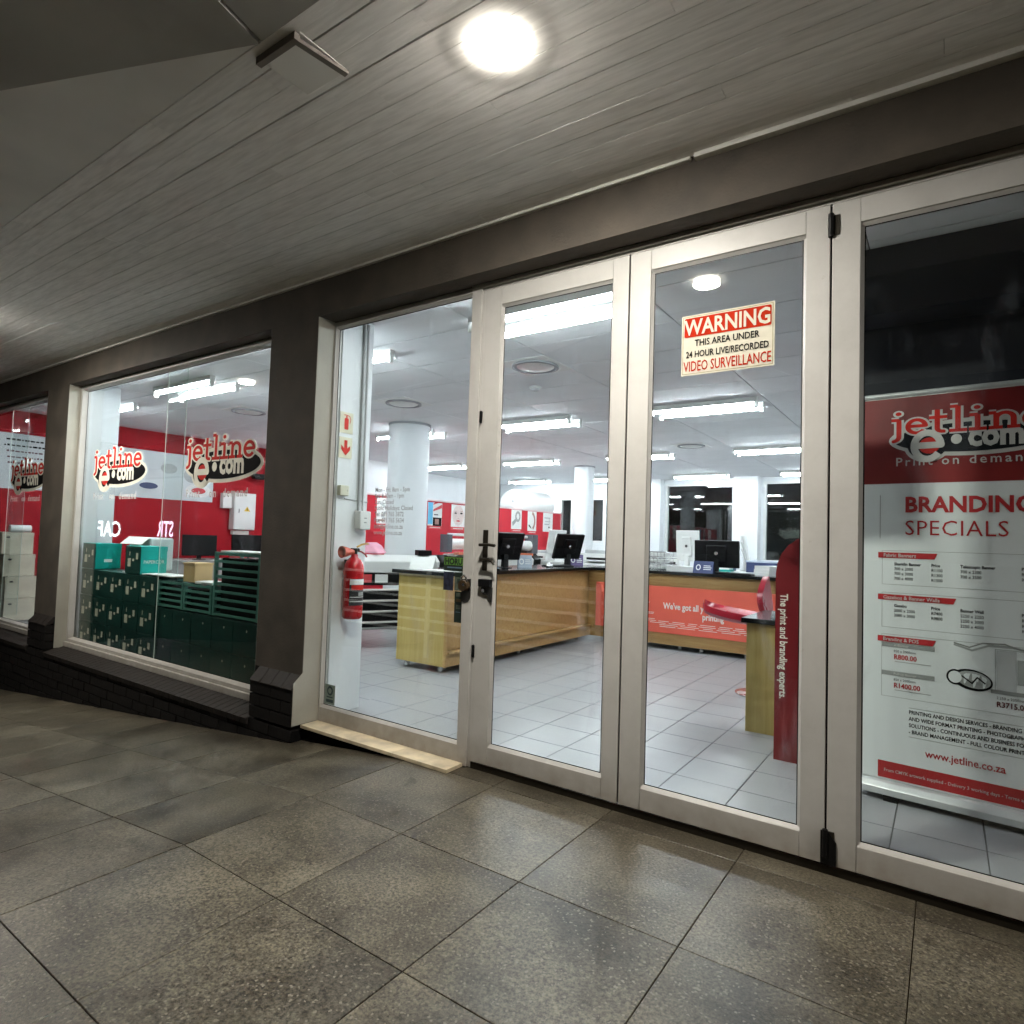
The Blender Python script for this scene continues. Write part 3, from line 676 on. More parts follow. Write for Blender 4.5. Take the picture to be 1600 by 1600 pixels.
for a, b, z0, z1 in wins:
    obj('wall_section', B(xs_, a, 11.5, 11.65, 0, CZ), WHITE, bw_, True); xs_ = b
    obj('wall_section', B(a, b, 11.5, 11.65, 0, z0), WHITE, bw_, True); obj('wall_section', B(a, b, 11.5, 11.65, z1, CZ), WHITE, bw_, True)
    wn_ = obj('window_frame', B(a, a+.05, 11.49, 11.6, z0, z1).add(B(b-.05, b, 11.49, 11.6, z0, z1)).add(B(a+.05, b-.05, 11.49, 11.6, z0, z0+.05)).add(B(a+.05, b-.05, 11.49, 11.6, z1-.05, z1)), WHITEP, bw_, True)
    obj('glass_pane', B(a+.05, b-.05, 11.55, 11.556, z0+.05, z1-.05), GLASS, wn_, True)
obj('wall_section', B(xs_, FX1, 11.5, 11.65, 0, CZ), WHITE, bw_, True)
obj('pier', B(-3.82, -3.30, 11.2, 11.488, 0, CZ-.002), WHITE, bw_, True)
obj('pier', B(-6.0, -5.5, 11.25, 11.488, 0, CZ-.002), WHITE, bw_, True)
wall('right_wall', 'white right side wall of the shop out of view', B(3.2, 3.3, .06, 11.5, 0, CZ), WHITE)
# dim yard behind the back windows
wall('yard_wall', 'dark yard wall beyond the back windows', B(-14, 6, 16, 16.2, -2.2, 4.5), pm('night_yard', (.04, .042, .045), .8))
# parked car shapes dimly seen: bench-like low wall
wall('yard_car_block', 'low pale wall standing in for parked car shapes in the dark yard', B(-9, 1, 13.6, 13.9, -2.2, .7), pm('pale_car_block', (.10, .11, .11), .8))

pr = thing('white_pier', 'white inside pier beside the side light carrying the fire extinguisher', 'pier', (-3.7, .2, 0))
obj('pier_face', B(-4.03, -3.41, .052, .332, 0, CZ-.002), WHITE, pr, True, bev=.004)
obj('conduit', MB().cyl((-3.399, .245, 1.385), (-3.399, .235, CZ-.02), .011, n=10), pm('grey_conduit', (.45, .46, .47), .5), pr, True, smooth=True)
obj('conduit', MB().cyl((-3.401, .285, 1.385), (-3.401, .275, CZ-.02), .008, n=8), pm('pale_conduit', (.66, .66, .67), .5), pr, True, smooth=True)
obj('cable', MB().cyl((-3.404, .12, 1.465), (-3.404, .33, 1.452), .004, n=6), MATS['grey_conduit'], pr, True)
sk = obj('socket_box', B(-3.4095, -3.345, .215, .315, 1.255, 1.385), WHITEP, pr, True, bev=.008)
for zz in (1.335, 1.305): obj('socket_slot', B(-3.3448, -3.3435, .252, .275, zz-.004, zz+.004), GREYINK, sk, True)
jb = obj('junction_box', B(-3.4095, -3.372, .035+.02, .13, 1.482, 1.552), pm('ivory_plastic', (.68, .66, .52), .4), pr, True, bev=.004)
obj('screw', MB().cyl((-3.372, .115, 1.517), (-3.3705, .115, 1.517), .004, n=8), GREYINK, jb, True)
wall('window_pier', 'white inside pier at the left end of the carton window', B(-8.02, -7.47, .052, .385, 0, CZ-.002), pm('pale_grey_paint', (.56, .585, .60), .55, var=.03, scale=2))
# photoluminescent fire signs on the pier (face +x)
pF = Plane((-3.4095, 0, 0), (0, 1, 0), (0, 0, 1))
FSIGN = pm('fire_sign_cream', (.74, .70, .52), .5)
for z0, kind, lab in ((1.915, 'ext', 'cream square sign with red extinguisher picture on the white pier'), (1.742, 'arrow', 'cream square sign with red down arrow on the white pier')):
    t = thing('fire_sign', lab, 'sign', (-3.4095, .10, z0))
    obj('panel', B(-3.4094, -3.406, .055, .168, z0, z0+.145), FSIGN, t, True)
    pP = Plane((-3.406, 0, 0), (0, 1, 0), (0, 0, 1))
    if kind == 'ext':
        obj('picture', pP.at(rrect(.092, z0+.025, .128, z0+.105, .008).add(rect(.104, z0+.1052, .116, z0+.122)), 1), LOGOR, t, True)
        obj('hose', pP.at(stroke([(.085, z0+.124), (.11, z0+.126), (.135, z0+.12), (.145, z0+.10), (.138, z0+.07)], .005), 2), LOGOR, t, True)
    else:
        obj('arrow', pP.at(poly([(.098, z0+.125), (.098, z0+.068), (.072, z0+.090), (.072, z0+.060), (.112, z0+.018), (.150, z0+.060), (.150, z0+.090), (.125, z0+.068), (.125, z0+.125)]), 1), LOGOR, t, True)
# fire extinguisher
ex = thing('fire_extinguisher', 'red carbon dioxide fire extinguisher hung on the white pier', 'fire extinguisher', (-3.33, .165, .645))
r_ = .068
obj('cylinder', MB().lathe([(.02, 0), (.056, .002), (.066, .014), (.068, .03), (.068, .335), (.062, .372), (.045, .402), (.026, .418), (.022, .44)], n=32), EXRED, ex, smooth=True)
lb = MB()
for k in range(10):
    a0, a1 = R(-62+10*k), R(-62+10*(k+1)); rr = .0692
    lb.quad(*[(rr*math.cos(a), rr*math.sin(a), z_) for a, z_ in ((a0, .095), (a1, .095), (a1, .275), (a0, .275))])
lbo = obj('label_panel', lb, pm('label_black', (.015, .014, .014), .5), ex)
for z0, z1, a0, a1, m_ in ((.235, .272, -60, 36, PAPER), (.20, .232, -50, 36, LOGOR), (.15, .154, -58, 36, PAPER), (.12, .124, -58, 36, PAPER), (.160, .185, -10, 30, GREYINK)):
    q = MB(); n_ = 8
    for k in range(n_):
        b0, b1 = R(a0+(a1-a0)*k/n_), R(a0+(a1-a0)*(k+1)/n_); rr = .0698
        q.quad(*[(rr*math.cos(a), rr*math.sin(a), z_) for a, z_ in ((b0, z0), (b1, z0), (b1, z1), (b0, z1))])
    obj('label_print', q, m_, lbo)
vb = obj('valve', MB().cyl((0, 0, .435), (0, 0, .475), .020, n=14).cyl((0, -.03, .468), (0, .035, .468), .013, n=12), DARKM, ex, smooth=True)
obj('horn', MB().lathe([(.016, .0), (.020, -.02), (.036, -.075), (.040, -.10), (.033, -.101), (.018, -.03)], c=(.012, -.022, .455), axis='y', n=24), ORANGE, ex, smooth=True)
obj('squeeze_handle', MB().tube([(0, .02, .488), (.004, .055, .505), (.006, .095, .512), (.006, .115, .510)], .0065, 8), pm('brass_handle', (.55, .36, .10), .35, metal=.7), vb, smooth=True)
obj('carry_handle', MB().tube([(0, .02, .462), (.004, .06, .455), (.006, .095, .435), (.006, .105, .42)], .006, 8), pm('red_handle', (.40, .02, .02), .35), vb, smooth=True)
obj('bracket', B(-.079, -.06, -.02, .02, .30, .40), DARKM, ex)

# ------------------------------------------------------------------ columns, ceiling fittings
for cx, cy, rr, lab in ((-6.03, 3.42, .275, 'thick round white column behind the side light'), (-6.02, 8.45, .20, 'slim round white column near the back windows')):
    t = thing('round_column', lab, 'column', (cx, cy, 0))
    obj('shaft', MB().lathe([(rr, 0), (rr, CZ-.03)], n=48), WHITE, t, smooth=True)
    obj('collar', MB().lathe([(rr+.012, CZ-.029), (rr+.012, CZ-.002)], n=48), pm('grey_collar', (.35, .36, .38), .6), t, smooth=True)
for cx, cy, lab in ((-2.95, 1.78, 'round ceiling air diffuser behind the first door'), (-7.28, 1.80, 'round ceiling air diffuser behind the carton window'), (-5.1, 2.35, 'round ceiling air diffuser near the thick column'), (-3.2, 6.6, 'round ceiling air diffuser behind the warning sign')):
    t = thing('air_diffuser', lab, 'air vent', (cx, cy, CZ), group='ceiling air diffusers')
    obj('plate', MB().box(-.24, .24, -.24, .24, -.008, -.002), WHITEP, t, bev=.002)
    obj('ring', MB().lathe([(.205, -.008), (.205, -.022), (.180, -.026), (.172, -.012)], n=36), pm('diffuser_grey', (.30, .31, .33), .5), t, smooth=True)
    obj('cone', MB().lathe([(.165, -.012), (.15, -.022), (.06, -.03), (.004, -.03)], n=36), WHITEP, t, smooth=True)
t = thing('smoke_detector', 'small round smoke detector on the shop ceiling', 'smoke detector', (-3.36, 2.42, CZ))
obj('base', MB().lathe([(.06, 0), (.06, -.015), (.05, -.02)], n=24), WHITEP, t, smooth=True)
obj('head', MB().lathe([(.045, -.0202), (.042, -.035), (.02, -.045), (.002, -.046)], n=24), pm('detector_grey', (.5, .52, .54), .5), t, smooth=True)

# ------------------------------------------------------------------ counters
c1 = thing('service_counter', 'maple counter with black top, end panel facing the side light', 'counter', (-3.99, 3.0, 0))
obj('end_panel', B(-4.285, -3.705, 1.565, 1.590, .055, .868), MAPLE, c1, True, bev=.002)
obj('front_panel', B(-3.745, -3.725, 1.592, 4.60, .19, .868), MAPLEH, c1, True)
obj('edge_post', B(-3.704, -3.672, 1.566, 1.592, .055, .868), MAPLEH, c1, True, bev=.002)
obj('ledge', B(-3.724, -3.655, 1.593, 4.60, .165, .188), MAPLEH, c1, True, bev=.003)
obj('kick_panel', B(-3.70, -3.68, 1.594, 4.60, .055, .164), MAPLEH, c1, True)
obj('carcass', B(-4.25, -3.80, 1.6, 4.55, .07, .86), pm('carcass_grey', (.10, .09, .08), .7), c1, True)
obj('counter_top', B(-4.34, -3.645, 1.52, 4.80, .869, .905), GRAN, c1, True, bev=.004)
for lx, ly in ((-3.79, 1.64), (-4.21, 1.64), (-3.79, 2.9), (-3.79, 4.2)): obj('leg', MB().cyl((lx, ly, 0), (lx, ly, .054), .026, n=16), CHROME, c1, True, smooth=True)
c2 = thing('service_counter', 'maple counter with coral printed front panel facing the doors', 'counter', (-2.2, 4.6, 0))
obj('front_panel', B(-3.72, -.95, 4.36, 4.385, .05, .868), MAPLEH, c2, True)
pn = obj('coral_panel', B(-3.60, -1.05, 4.335, 4.358, .185, .725), CORAL, c2, True)
obj('carcass', B(-3.64, -.97, 4.39, 5.0, .06, .86), MATS['carcass_grey'], c2, True)
obj('counter_top', B(-3.635, -.90, 4.30, 5.05, .869, .905), GRAN, c2, True, bev=.004)
for lx in (-3.3, -2.55, -2.3, -1.8, -1.2): obj('leg', MB().cyl((lx, 4.45, 0), (lx, 4.45, .05), .026, n=12), CHROME, c2, True)
pC = Plane((0, 4.335, 0), (1, 0, 0), (0, 0, 1))
xo = 0
tx("We've got all your", .100, .0028, .78, .468, PAPER, pn, pC, 1, -2.72, 'LEFT')
tx('printing', .100, .0028, .78, .378, PAPER, pn, pC, 1, -2.26, 'LEFT')
rnd = random.Random(3)
for k, zz in enumerate((.60, .585, .565, .545, .525, .41, .395, .335, .315, .295, .275, .255)):
    xa = -3.1+abs(k-5)*.06+rnd.uniform(-.05, .05)
    while xa < -1.35-abs(k-5)*.03:
        L_ = rnd.uniform(.08, .22)
        if not (.33 < zz < .61 and xa < -1.45 and xa+L_ > -2.78): obj('small_print', pC.at(rect(xa, zz, xa+L_, zz+.006), 1), PAPER, pn, True)
        xa += L_+rnd.uniform(.02, .05)

# monitors etc.
def monitor(loc, rz, label, mat, w=.46, h=.30, tilt=12, stand=.12):
    t = thing('monitor', label, 'monitor', loc, rz, 'computer monitors')
    c, s_ = math.cos(R(tilt)), -math.sin(R(tilt))
    def rot(p): return Vector((p[0], p[1]*c-(p[2]-stand)*s_, stand+p[1]*s_+(p[2]-stand)*c))
    obj('screen_housing', MB().box(-w/2, w/2, -.02, .02, stand-.04, stand-.04+h).xf(rot), mat, t, bev=.008)
    obj('back_bulge', MB().box(-w*.22, w*.22, .0205, .045, stand+.03, stand+h*.7).xf(rot), mat, t, bev=.01)
    bd = obj('badge', MB().lathe([(.022, .0455), (.02, .048)], c=(0, 0, stand+h*.4), axis='y', n=16).xf(rot), CHROME, t)
    obj('neck', MB().prism([(.015, stand+.06), (.05, stand+.06), (.06, .012), (.0, .012)], -.03, .03, 'x'), mat, t)
    obj('foot', MB().lathe([(.10, 0), (.10, .008), (.04, .014)], n=24), mat, t)
    return t
monitor((-3.98, 2.84, .905), R(252), 'black monitor seen from behind, nearest on the maple counter', BLACK, .44, .31, 18, .13)
monitor((-3.98, 4.22, .905), R(247), 'black monitor seen from behind at the far end of the maple counter', BLACK, .42, .33, 20, .13)
monitor((-2.24, 4.78, .905), R(180+3), 'wide black monitor seen from behind on the coral counter', BLACK, .52, .32, 4, .10)
monitor((-2.92, 5.75, .88), R(170), 'white monitor seen from behind, left of the wide black one', WHITEP, .34, .42, 5, .16)
monitor((-2.28, 6.35, .88), R(110), 'white monitor turned sideways right of the wide black one', WHITEP, .34, .40, 12, .14)
monitor((-5.15, 5.9, .90), R(245), 'white screen standing in front of the red partition', WHITEP, .32, .38, 14, .16)

t = thing('paper_tray', 'stacked wire letter trays on the left of the coral counter', 'tray', (-3.0, 4.75, .905))
for k in range(3):
    m_ = MB()
    z0 = .01+.075*k
    m_.tube([(-.2, -.16, z0+.055), (.2, -.16, z0+.055), (.22, .16, z0+.055), (-.22, .16, z0+.055), (-.2, -.16, z0+.055)], .005, 6)
    m_.tube([(-.18, -.15, z0), (.18, -.15, z0), (.18, .15, z0), (-.18, .15, z0), (-.18, -.15, z0)], .004, 6)
    for q in range(9): xx = -.18+.045*q; m_.tube([(xx, -.155, z0+.055), (xx, -.15, z0), (xx, .15, z0), (xx, .155, z0+.055)], .0025, 5)
    obj('wire_tray', m_, CHROME, t)
    obj('paper_pile', B(-.15, .15, -.12, .12, z0+.005, z0+.025+.01*k), PAPER, t)
def tent(loc, rz, label, mat, w=.2, h=.13, text_=None):
    t = thing('counter_card', label, 'card', loc, rz, 'folded cards on the counters')
    obj('front_leaf', MB().quad((-w/2, -.05, 0), (w/2, -.05, 0), (w/2, 0, h), (-w/2, 0, h)).quad((-w/2, -.047, 0), (-w/2, .003, h-.001), (w/2, .003, h-.001), (w/2, -.047, 0)), mat, t)
    obj('back_leaf', MB().quad((-w/2, .05, 0), (-w/2, .0035, h), (w/2, .0035, h), (w/2, .05, 0)).quad((-w/2, .047, 0), (w/2, .047, 0), (w/2, .006, h-.004), (-w/2, .006, h-.004)), mat, t)
    if text_:
        pT = Plane((0, -.052, .0), (1, 0, 0), (0, .05, h))
        obj('print', pT.at(ell(-w*.24, h*.5, .028, .035, 16).add(rect(w*.02, h*.3, w*.4, h*.36)).add(rect(w*.02, h*.46, w*.42, h*.52)).add(rect(w*.02, h*.62, w*.36, h*.68)), 1.5), PAPER, t)
        obj('print_inner', pT.at(ell(-w*.24, h*.5, .018, .024, 16), 2.5), mat, t)
    return t
BLUEC = pm('blue_card', (.035, .05, .14), .4)
tent((-2.28, 4.42, .905), R(2), 'dark blue card with white hand symbol in front of the wide monitor', BLUEC, .225, .135, True)
tent((-4.02, 4.56, .905), R(35), 'purple and white card at the far end of the maple counter', pm('purple_card', (.10, .07, .18), .4), .18, .14, True)
tent((-3.95, 3.22, .905), R(40), 'pale blue card beside the nearest monitor', pm('pale_blue_card', (.36, .42, .50), .4), .16, .14, True)
tent((-4.14, 1.74, .905), R(12), 'white folded price card on the near end of the maple counter', PAPER, .26, .12)
t = thing('paper_sheet', 'white paper lying on the near end of the maple counter', 'paper', (-3.86, 1.70, .9055), R(8)); obj('sheet', B(-.16, .14, -.1, .12, .0005, .006), PAPER, t)
t = thing('desk_mouse', 'blue white desk item in front of the nearest monitor', 'mouse', (-3.84, 2.42, .905), R(25))
obj('shell', MB().lathe([(.07, 0), (.068, .02), (.05, .045), (.02, .056), (.002, .058)], n=20).xf(lambda p: Vector((p[0]*1.2, p[1]*.8, p[2]))), pm('pale_blue_plastic', (.30, .42, .66), .35), t, smooth=True)
obj('base', B(-.11, .11, -.07, .07, -.0, .012), BLACK, t)
t = thing('chrome_bell', 'small chrome bell between the monitors on the maple counter', 'bell', (-3.86, 3.62, .905))
obj('base', MB().lathe([(.045, 0), (.045, .012), (.03, .014)], n=20), BLACK, t); obj('dome', MB().lathe([(.042, .0142), (.038, .035), (.022, .052), (.002, .057)], n=20), CHROME, t, smooth=True)
for loc, rz, lab in (((-3.92, 3.92, .905), R(70), 'black keyboard on the maple counter'), ((-1.95, 4.48, .905), R(-3), 'black keyboard right of the blue card on the coral counter')):
    t = thing('keyboard', lab, 'keyboard', loc, rz); obj('case', B(-.2, .2, -.07, .07, 0, .014), BLACK, t, bev=.004)
    kb = MB()
    for i in range(14):
        for j in range(5): kb.box(-.19+.027*i, -.168+.027*i, -.062+.025*j, -.042+.025*j, .0145, .019)
    obj('keys', kb, pm('key_black', (.02, .02, .022), .5), t)

# white desks and machines behind the counters
def cabinet(name, label, cat, x0, x1, y0, y1, h, mat, top=None):
    t = thing(name, label, cat, ((x0+x1)/2, (y0+y1)/2, 0))
    obj('carcass', B(x0+.01, x1-.01, y0+.015, y1, .06, h-.032), mat, t, True)
    n_ = max(1, int(round((x1-x0)/.6))); w = (x1-x0)/n_
    for k in range(n_): obj('door_panel', B(x0+k*w+.006, x0+(k+1)*w-.006, y0, y0+.0145, .07, h-.04), mat, t, True, bev=.002)
    obj('plinth', B(x0+.03, x1-.03, y0+.05, y1-.02, 0, .0595), BLACK, t, True)
    obj('worktop', B(x0-.01, x1+.01, y0-.015, y1+.01, h-.0315, h), top or mat, t, True, bev=.003)
    return t
cabinet('work_desk', 'long white work desk behind the coral counter', 'desk', -3.6, -1.2, 5.5, 6.6, .88, WHITEP)
cabinet('work_desk', 'white work desk behind the far end of the maple counter', 'desk', -5.6, -4.0, 5.6, 6.4, .90, WHITEP)
MATS['white_paper'] = PAPER
t = thing('copier', 'white office copier with paper tray right of the slim column', 'copier', (-4.55, 7.4, 0))
obj('body', B(-.33, .33, -.32, .32, .05, .92), WHITEP, t, bev=.02); obj('scanner_lid', B(-.34, .34, -.33, .33, .95, 1.06), WHITEP, t, bev=.015)
obj('panel', B(-.30, .10, -.36, -.325, .86, .93), GREYINK, t); obj('paper_drawer', B(-.31, .31, -.335, -.3205, .42, .62), pm('pale_grey_plastic', (.55, .56, .57), .45), t, bev=.004)
obj('paper_drawer', B(-.31, .31, -.335, -.3205, .18, .40), MATS['pale_grey_plastic'], t, bev=.004); obj('castor_base', B(-.3, .3, -.28, .28, 0, .0495), BLACK, t)
for x0, y0, w, h, m_, lab in ((-2.55, 6.2, .24, .17, BLUEC, 'blue carton on the white desk under the pier'), (-1.95, 6.1, .5, .16, BLUEC, 'long dark blue carton on the white desk at the right')):
    t = thing('desk_carton', lab, 'box', (x0, y0, .88)); obj('body', B(-w/2, w/2, -.14, .14, 0, h*.84), m_, t, bev=.003); obj('lid', B(-w/2-.006, w/2+.006, -.146, .146, h*.842, h), pm('white_blue_lid', (.5, .56, .66), .5), t, bev=.003)
t = thing('green_book_pile', 'teal books lying under the blue carton on the white desk', 'books', (-2.52, 5.86, .88))
for k in range(3): obj('book', B(-.16+.01*k, .16-.012*k, -.1, .1, .028*k, .028*k+.026), TEAL if k != 1 else PAPER, t)

for k, (x0, y0, z0, w, d, h, m_, lab) in enumerate(((-5.35, 5.95, .90, .32, .42, .16, 'pale', 'low white desktop printer left of the white screen by the partition'), (-4.35, 5.95, .90, .42, .36, .20, 'pale', 'white desktop printer at the right end of the partition desk'), (-3.35, 6.1, .88, .40, .36, .22, 'pale', 'white desktop printer behind the letter trays'))):
    t = thing('desktop_printer', lab, 'printer', (x0, y0, z0), R(8*k-6), 'desktop printers')
    obj('body', B(-w/2, w/2, -d/2, d/2, 0, h*.72), WHITEP, t, bev=.012); obj('lid', B(-w/2+.01, w/2-.01, -d/2+.02, d/2-.01, h*.725, h), MATS['pale_grey_plastic'], t, bev=.01)
    obj('output_slot', B(-w/2+.05, w/2-.05, -d/2-.002, -d/2+.0005, h*.25, h*.42), BLACK, t); obj('output_tray', B(-w/2+.06, w/2-.06, -d/2-.12, -d/2-.0025, h*.16, h*.2), MATS['pale_grey_plastic'], t)
for x0, y0, n_, lab in ((-2.62, 4.62, 5, 'low pile of paper at the left of the wide black monitor'), (-1.62, 4.70, 9, 'pile of white paper at the right end of the coral counter'), (-4.75, 5.85, 12, 'pile of white paper on the partition desk')):
    t = thing('paper_pile', lab, 'paper', (x0, y0, .905 if y0 < 5 else .90), R(n_*7))
    for q in range(3): obj('ream', B(-.15+.004*q, .15+.003*q, -.105, .105-.005*q, n_*.004*q, n_*.004*(q+1)-.001), PAPER, t)
for x0, y0, m_, lab in ((-9.95, 2.05, 'white_paper', 'white bottle on the red wall desk'), (-9.85, 2.16, 'pale_grey_plastic', 'grey capped bottle beside the white bottle on the red wall desk')):
    t = thing('bottle', lab, 'bottle', (x0, y0, .74)); obj('body', MB().lathe([(.04, 0), (.042, .01), (.042, .17), (.018, .21), (.018, .23)], n=20), MATS[m_], t, smooth=True); obj('cap', MB().lathe([(.022, .231), (.022, .26), (.01, .262)], n=16), PAPER, t, smooth=True)
# red partition with posters
pt = thing('red_partition', 'chest-high red partition hung with a row of posters', 'partition', (-6.88, 6, 0))
obj('panel', B(-6.93, -6.83, 2.95, 8.93, .05, 1.795), REDP, pt, True)
obj('cap_rail', B(-6.945, -6.815, 2.94, 8.945, 1.7955, 1.82), pm('pale_pink_rail', (.72, .55, .55), .5), pt, True, bev=.004)
obj('end_post', B(-6.94, -6.82, 8.932, 8.965, 0, 1.794), pm('post_pink', (.60, .30, .32), .5), pt, True)
obj('base_plinth', B(-6.90, -6.86, 2.97, 8.9, 0, .049), BLACK, pt, True)
pP = Plane((-6.826, 0, 0), (0, 1, 0), (0, 0, 1))
SKIN = pm('poster_skin', (.78, .62, .58), .5); CYAN = pm('poster_cyan', (.10, .42, .66), .5); PGREY = pm('poster_grey', (.45, .47, .46), .5); PRED = pm('poster_red', (.62, .05, .06), .5); PBR = pm('poster_brown', (.38, .22, .18), .5)
def poster(y0, y1, z0, z1, label, kind):
    t = thing('poster', label, 'poster', (-6.828, (y0+y1)/2, z0), group='posters on the red partition')
    obj('sheet', B(-6.8295, -6.826, y0, y1, z0, z1), PGREY if kind == 'grey' else PAPER, t, True)
    w, h = y1-y0, z1-z0
    def put(n_, m_, mat, lay=1): obj(n_, pP.at(m_.xf(lambda p: Vector((y0+p[0]*w, z0+p[1]*h, p[2]))), lay), mat, t, True)
    if kind == 'face':
        put('print', ell(.5, .52, .42, .46), SKIN); put('print_eye', ell(.3, .62, .09, .035, 12).add(ell(.72, .62, .1, .04, 12)), INK, 2); put('print_brow', rect(.2, .69, .4, .71).add(rect(.62, .7, .84, .72)), PBR, 2); put('print_lips', ell(.5, .27, .14, .04, 14), PRED, 2); put('print_nose', rect(.46, .38, .55, .40), PBR, 2)
    elif kind == 'cyan':
        put('print', rect(.0, .06, .34, 1), CYAN); put('print_dark', rect(.36, .0, .98, .36), INK, 1); put('print_red', poly([(.36, .7), (.98, .95), (.98, .78), (.36, .62)]), PRED, 2); put('print_red', poly([(.36, .9), (.7, 1.0), (.5, 1.0), (.36, .96)]), PRED, 2); put('print_block', rect(.5, .06, .78, .3), PBR, 2); put('print_line', rect(.42, .46, .72, .5), INK, 2)
    elif kind == 'loop':
        put('print', stroke([(p[0], p[1]) for p in arc(.62, .66, .2, .22, 0, 360, 18)], .13), GREYINK); put('print', poly([(.05, .34), (.5, .62), (.6, .48), (.14, .14)]), GREYINK, 2)
    elif kind == 'curve':
        put('print', stroke(arc(.2, .5, .6, .5, -50, 60, 12), .16), PBR); put('print', poly([(.1, .25), (.45, .1), (.4, .18), (.15, .33)]), INK, 2)
    elif kind == 'boxes':
        put('print', rect(.12, .70, .72, .76).add(rect(.2, .52, .74, .56)).add(rect(.15, .36, .62, .42)).add(rect(.6, .36, .66, .74)), PGREY); put('print', rect(.55, .2, .68, .28), INK, 2)
    elif kind == 'grey':
        put('print', rect(.15, .42, .8, .66), PBR); put('print', rect(.2, .5, .75, .54), SKIN, 2); put('print', ell(.45, .2, .25, .06), TEAL, 2)
    else:
        put('print', stroke([(.2, .8), (.7, .55), (.3, .3), (.75, .1)], .1), PGREY); put('print', rect(.1, .1, .5, .16), PBR, 2)
    if kind not in ('boxes',): obj('red_base', B(-6.8297, -6.8262, y0, y1, z0-.055, z0-.001), PRED, t, True); obj('caption', pP.at(rect(y0+w*.15, z0-.035, y1-w*.1, z0-.022), 1.2), PALEV, t, True)
for a in ((3.62, 3.95, 1.39, 1.77, 'first poster from the left, half hidden by the thick column', 'other'), (4.27, 4.50, 1.40, 1.775, 'grey poster just right of the thick column', 'grey'), (4.72, 5.06, 1.40, 1.775, 'poster with cyan strip and red shape on the partition', 'cyan'), (5.30, 5.66, 1.40, 1.775, 'poster with a pale face on the partition', 'face'),
          (6.22, 6.60, 1.40, 1.775, 'poster just right of the door stile on the partition', 'other'), (7.07, 7.42, 1.42, 1.79, 'poster with a grey loop on the partition', 'loop'), (7.64, 7.96, 1.40, 1.79, 'poster with a brown curve on the partition', 'curve'), (8.22, 8.60, 1.40, 1.79, 'rightmost poster, with grey boxes, on the partition', 'boxes')): poster(*a)
t = thing('water_tank', 'big white cylindrical tank lying behind the red partition', 'tank', (-7.3, 8.2, 0))
obj('shell', MB().lathe([(.03, 7.62), (.16, 7.64), (.27, 7.72), (.31, 7.84), (.31, 8.92), (.28, 8.98), (.05, 9.0)], c=(-7.3, 0, 1.95), axis='y', n=36), WHITEP, t, True, smooth=True)
obj('port', MB().cyl((-7.19, 7.62, 1.99), (-7.19, 7.66, 1.99), .03, n=12), PGREY, t, True)
for yy in (7.95, 8.8): obj('stand', B(-7.55, -7.05, yy-.03, yy+.03, 0, 1.68), WHITEP, t, True)
# fire signs on the white block
pB = Plane((-9.616, 0, 0), (0, 1, 0), (0, 0, 1))
t = thing('wall_fire_sign', 'two small red fire symbols on the far white wall block', 'sign', (-9.617, 7.1, 2.3))
obj('panel', B(-9.6195, -9.617, 7.0, 7.3, 2.08, 2.56), FSIGN, t, True)
obj('arrow', pB.at(poly([(7.13, 2.52), (7.13, 2.44), (7.06, 2.46), (7.15, 2.36), (7.24, 2.46), (7.17, 2.44), (7.17, 2.52)]), 1), LOGOR, t, True); obj('disc', pB.at(ell(7.15, 2.20, .08, .09, 18), 1), LOGOR, t, True)

# large format printers behind the maple counter
def plotter(cx, cy, rz, label, L=1.3):
    t = thing('large_printer', label, 'printer', (cx, cy, 0), rz, 'large format printers')
    obj('body', MB().prism([(-.22, .80), (.22, .80), (.24, .90), (.16, .985), (-.12, 1.0), (-.24, .93)], -L/2, L/2, 'x'), WHITEP, t, bev=.012)
    obj('end_cap', MB().prism([(-.23, .79), (.23, .79), (.25, .90), (.17, .995), (-.13, 1.01), (-.25, .93)], L/2+.001, L/2+.13, 'x'), BLACK, t, bev=.012)
    obj('lower_body', B(-L/2, L/2, -.2, .2, .66, .799), BLACK, t)
    for s_ in (-1, 1):
        obj('leg', B(s_*L*.42-.03, s_*L*.42+.03, -.05, .05, .08, .659), BLACK, t); obj('foot', B(s_*L*.42-.04, s_*L*.42+.04, -.3, .3, .02, .079), pm('grey_plastic', (.4, .41, .42), .5), t)
    bk = MB()
    for k in range(4): bk.cyl((-L*.44, -.34+.02*k, .62-.12*k), (L*.44, -.34+.02*k, .62-.12*k), .012, n=8)
    obj('catch_bar', bk, PALEV, t)
    obj('catch_cloth', MB().quad((-L*.42, -.33, .62), (L*.42, -.33, .62), (L*.42, -.1, .18), (-L*.42, -.1, .18)), BLACK, t)
    obj('stretcher', MB().cyl((-L*.42, 0, .16), (L*.42, 0, .16), .022, n=10), WHITEP, t)
    obj('control_screen', MB().box(L*.3, L*.3+.16, -.19, -.06, 1.0, 1.06), BLACK, t)
    obj('ink_label', B(-L*.40, -L*.22, -.2035, -.2005, .69, .78), PAPER, t); obj('ink_label', B(-L*.20, -L*.13, -.2035, -.2005, .69, .78), PRED, t); obj('ink_label', B(-L*.1, .02, -.2035, -.2005, .69, .78), PAPER, t)
    return t
plotter(-5.35, 2.35, R(62), 'white and black large format printer beside the near end of the maple counter', 1.25)
t = plotter(-5.5, 4.6, R(72), 'large format printer with white paper roll in front of the red partition', 1.35)
obj('paper_roll', MB().cyl((-.72, -.08, 1.13), (.70, -.08, 1.13), .075, n=20), PAPER, t, smooth=True)
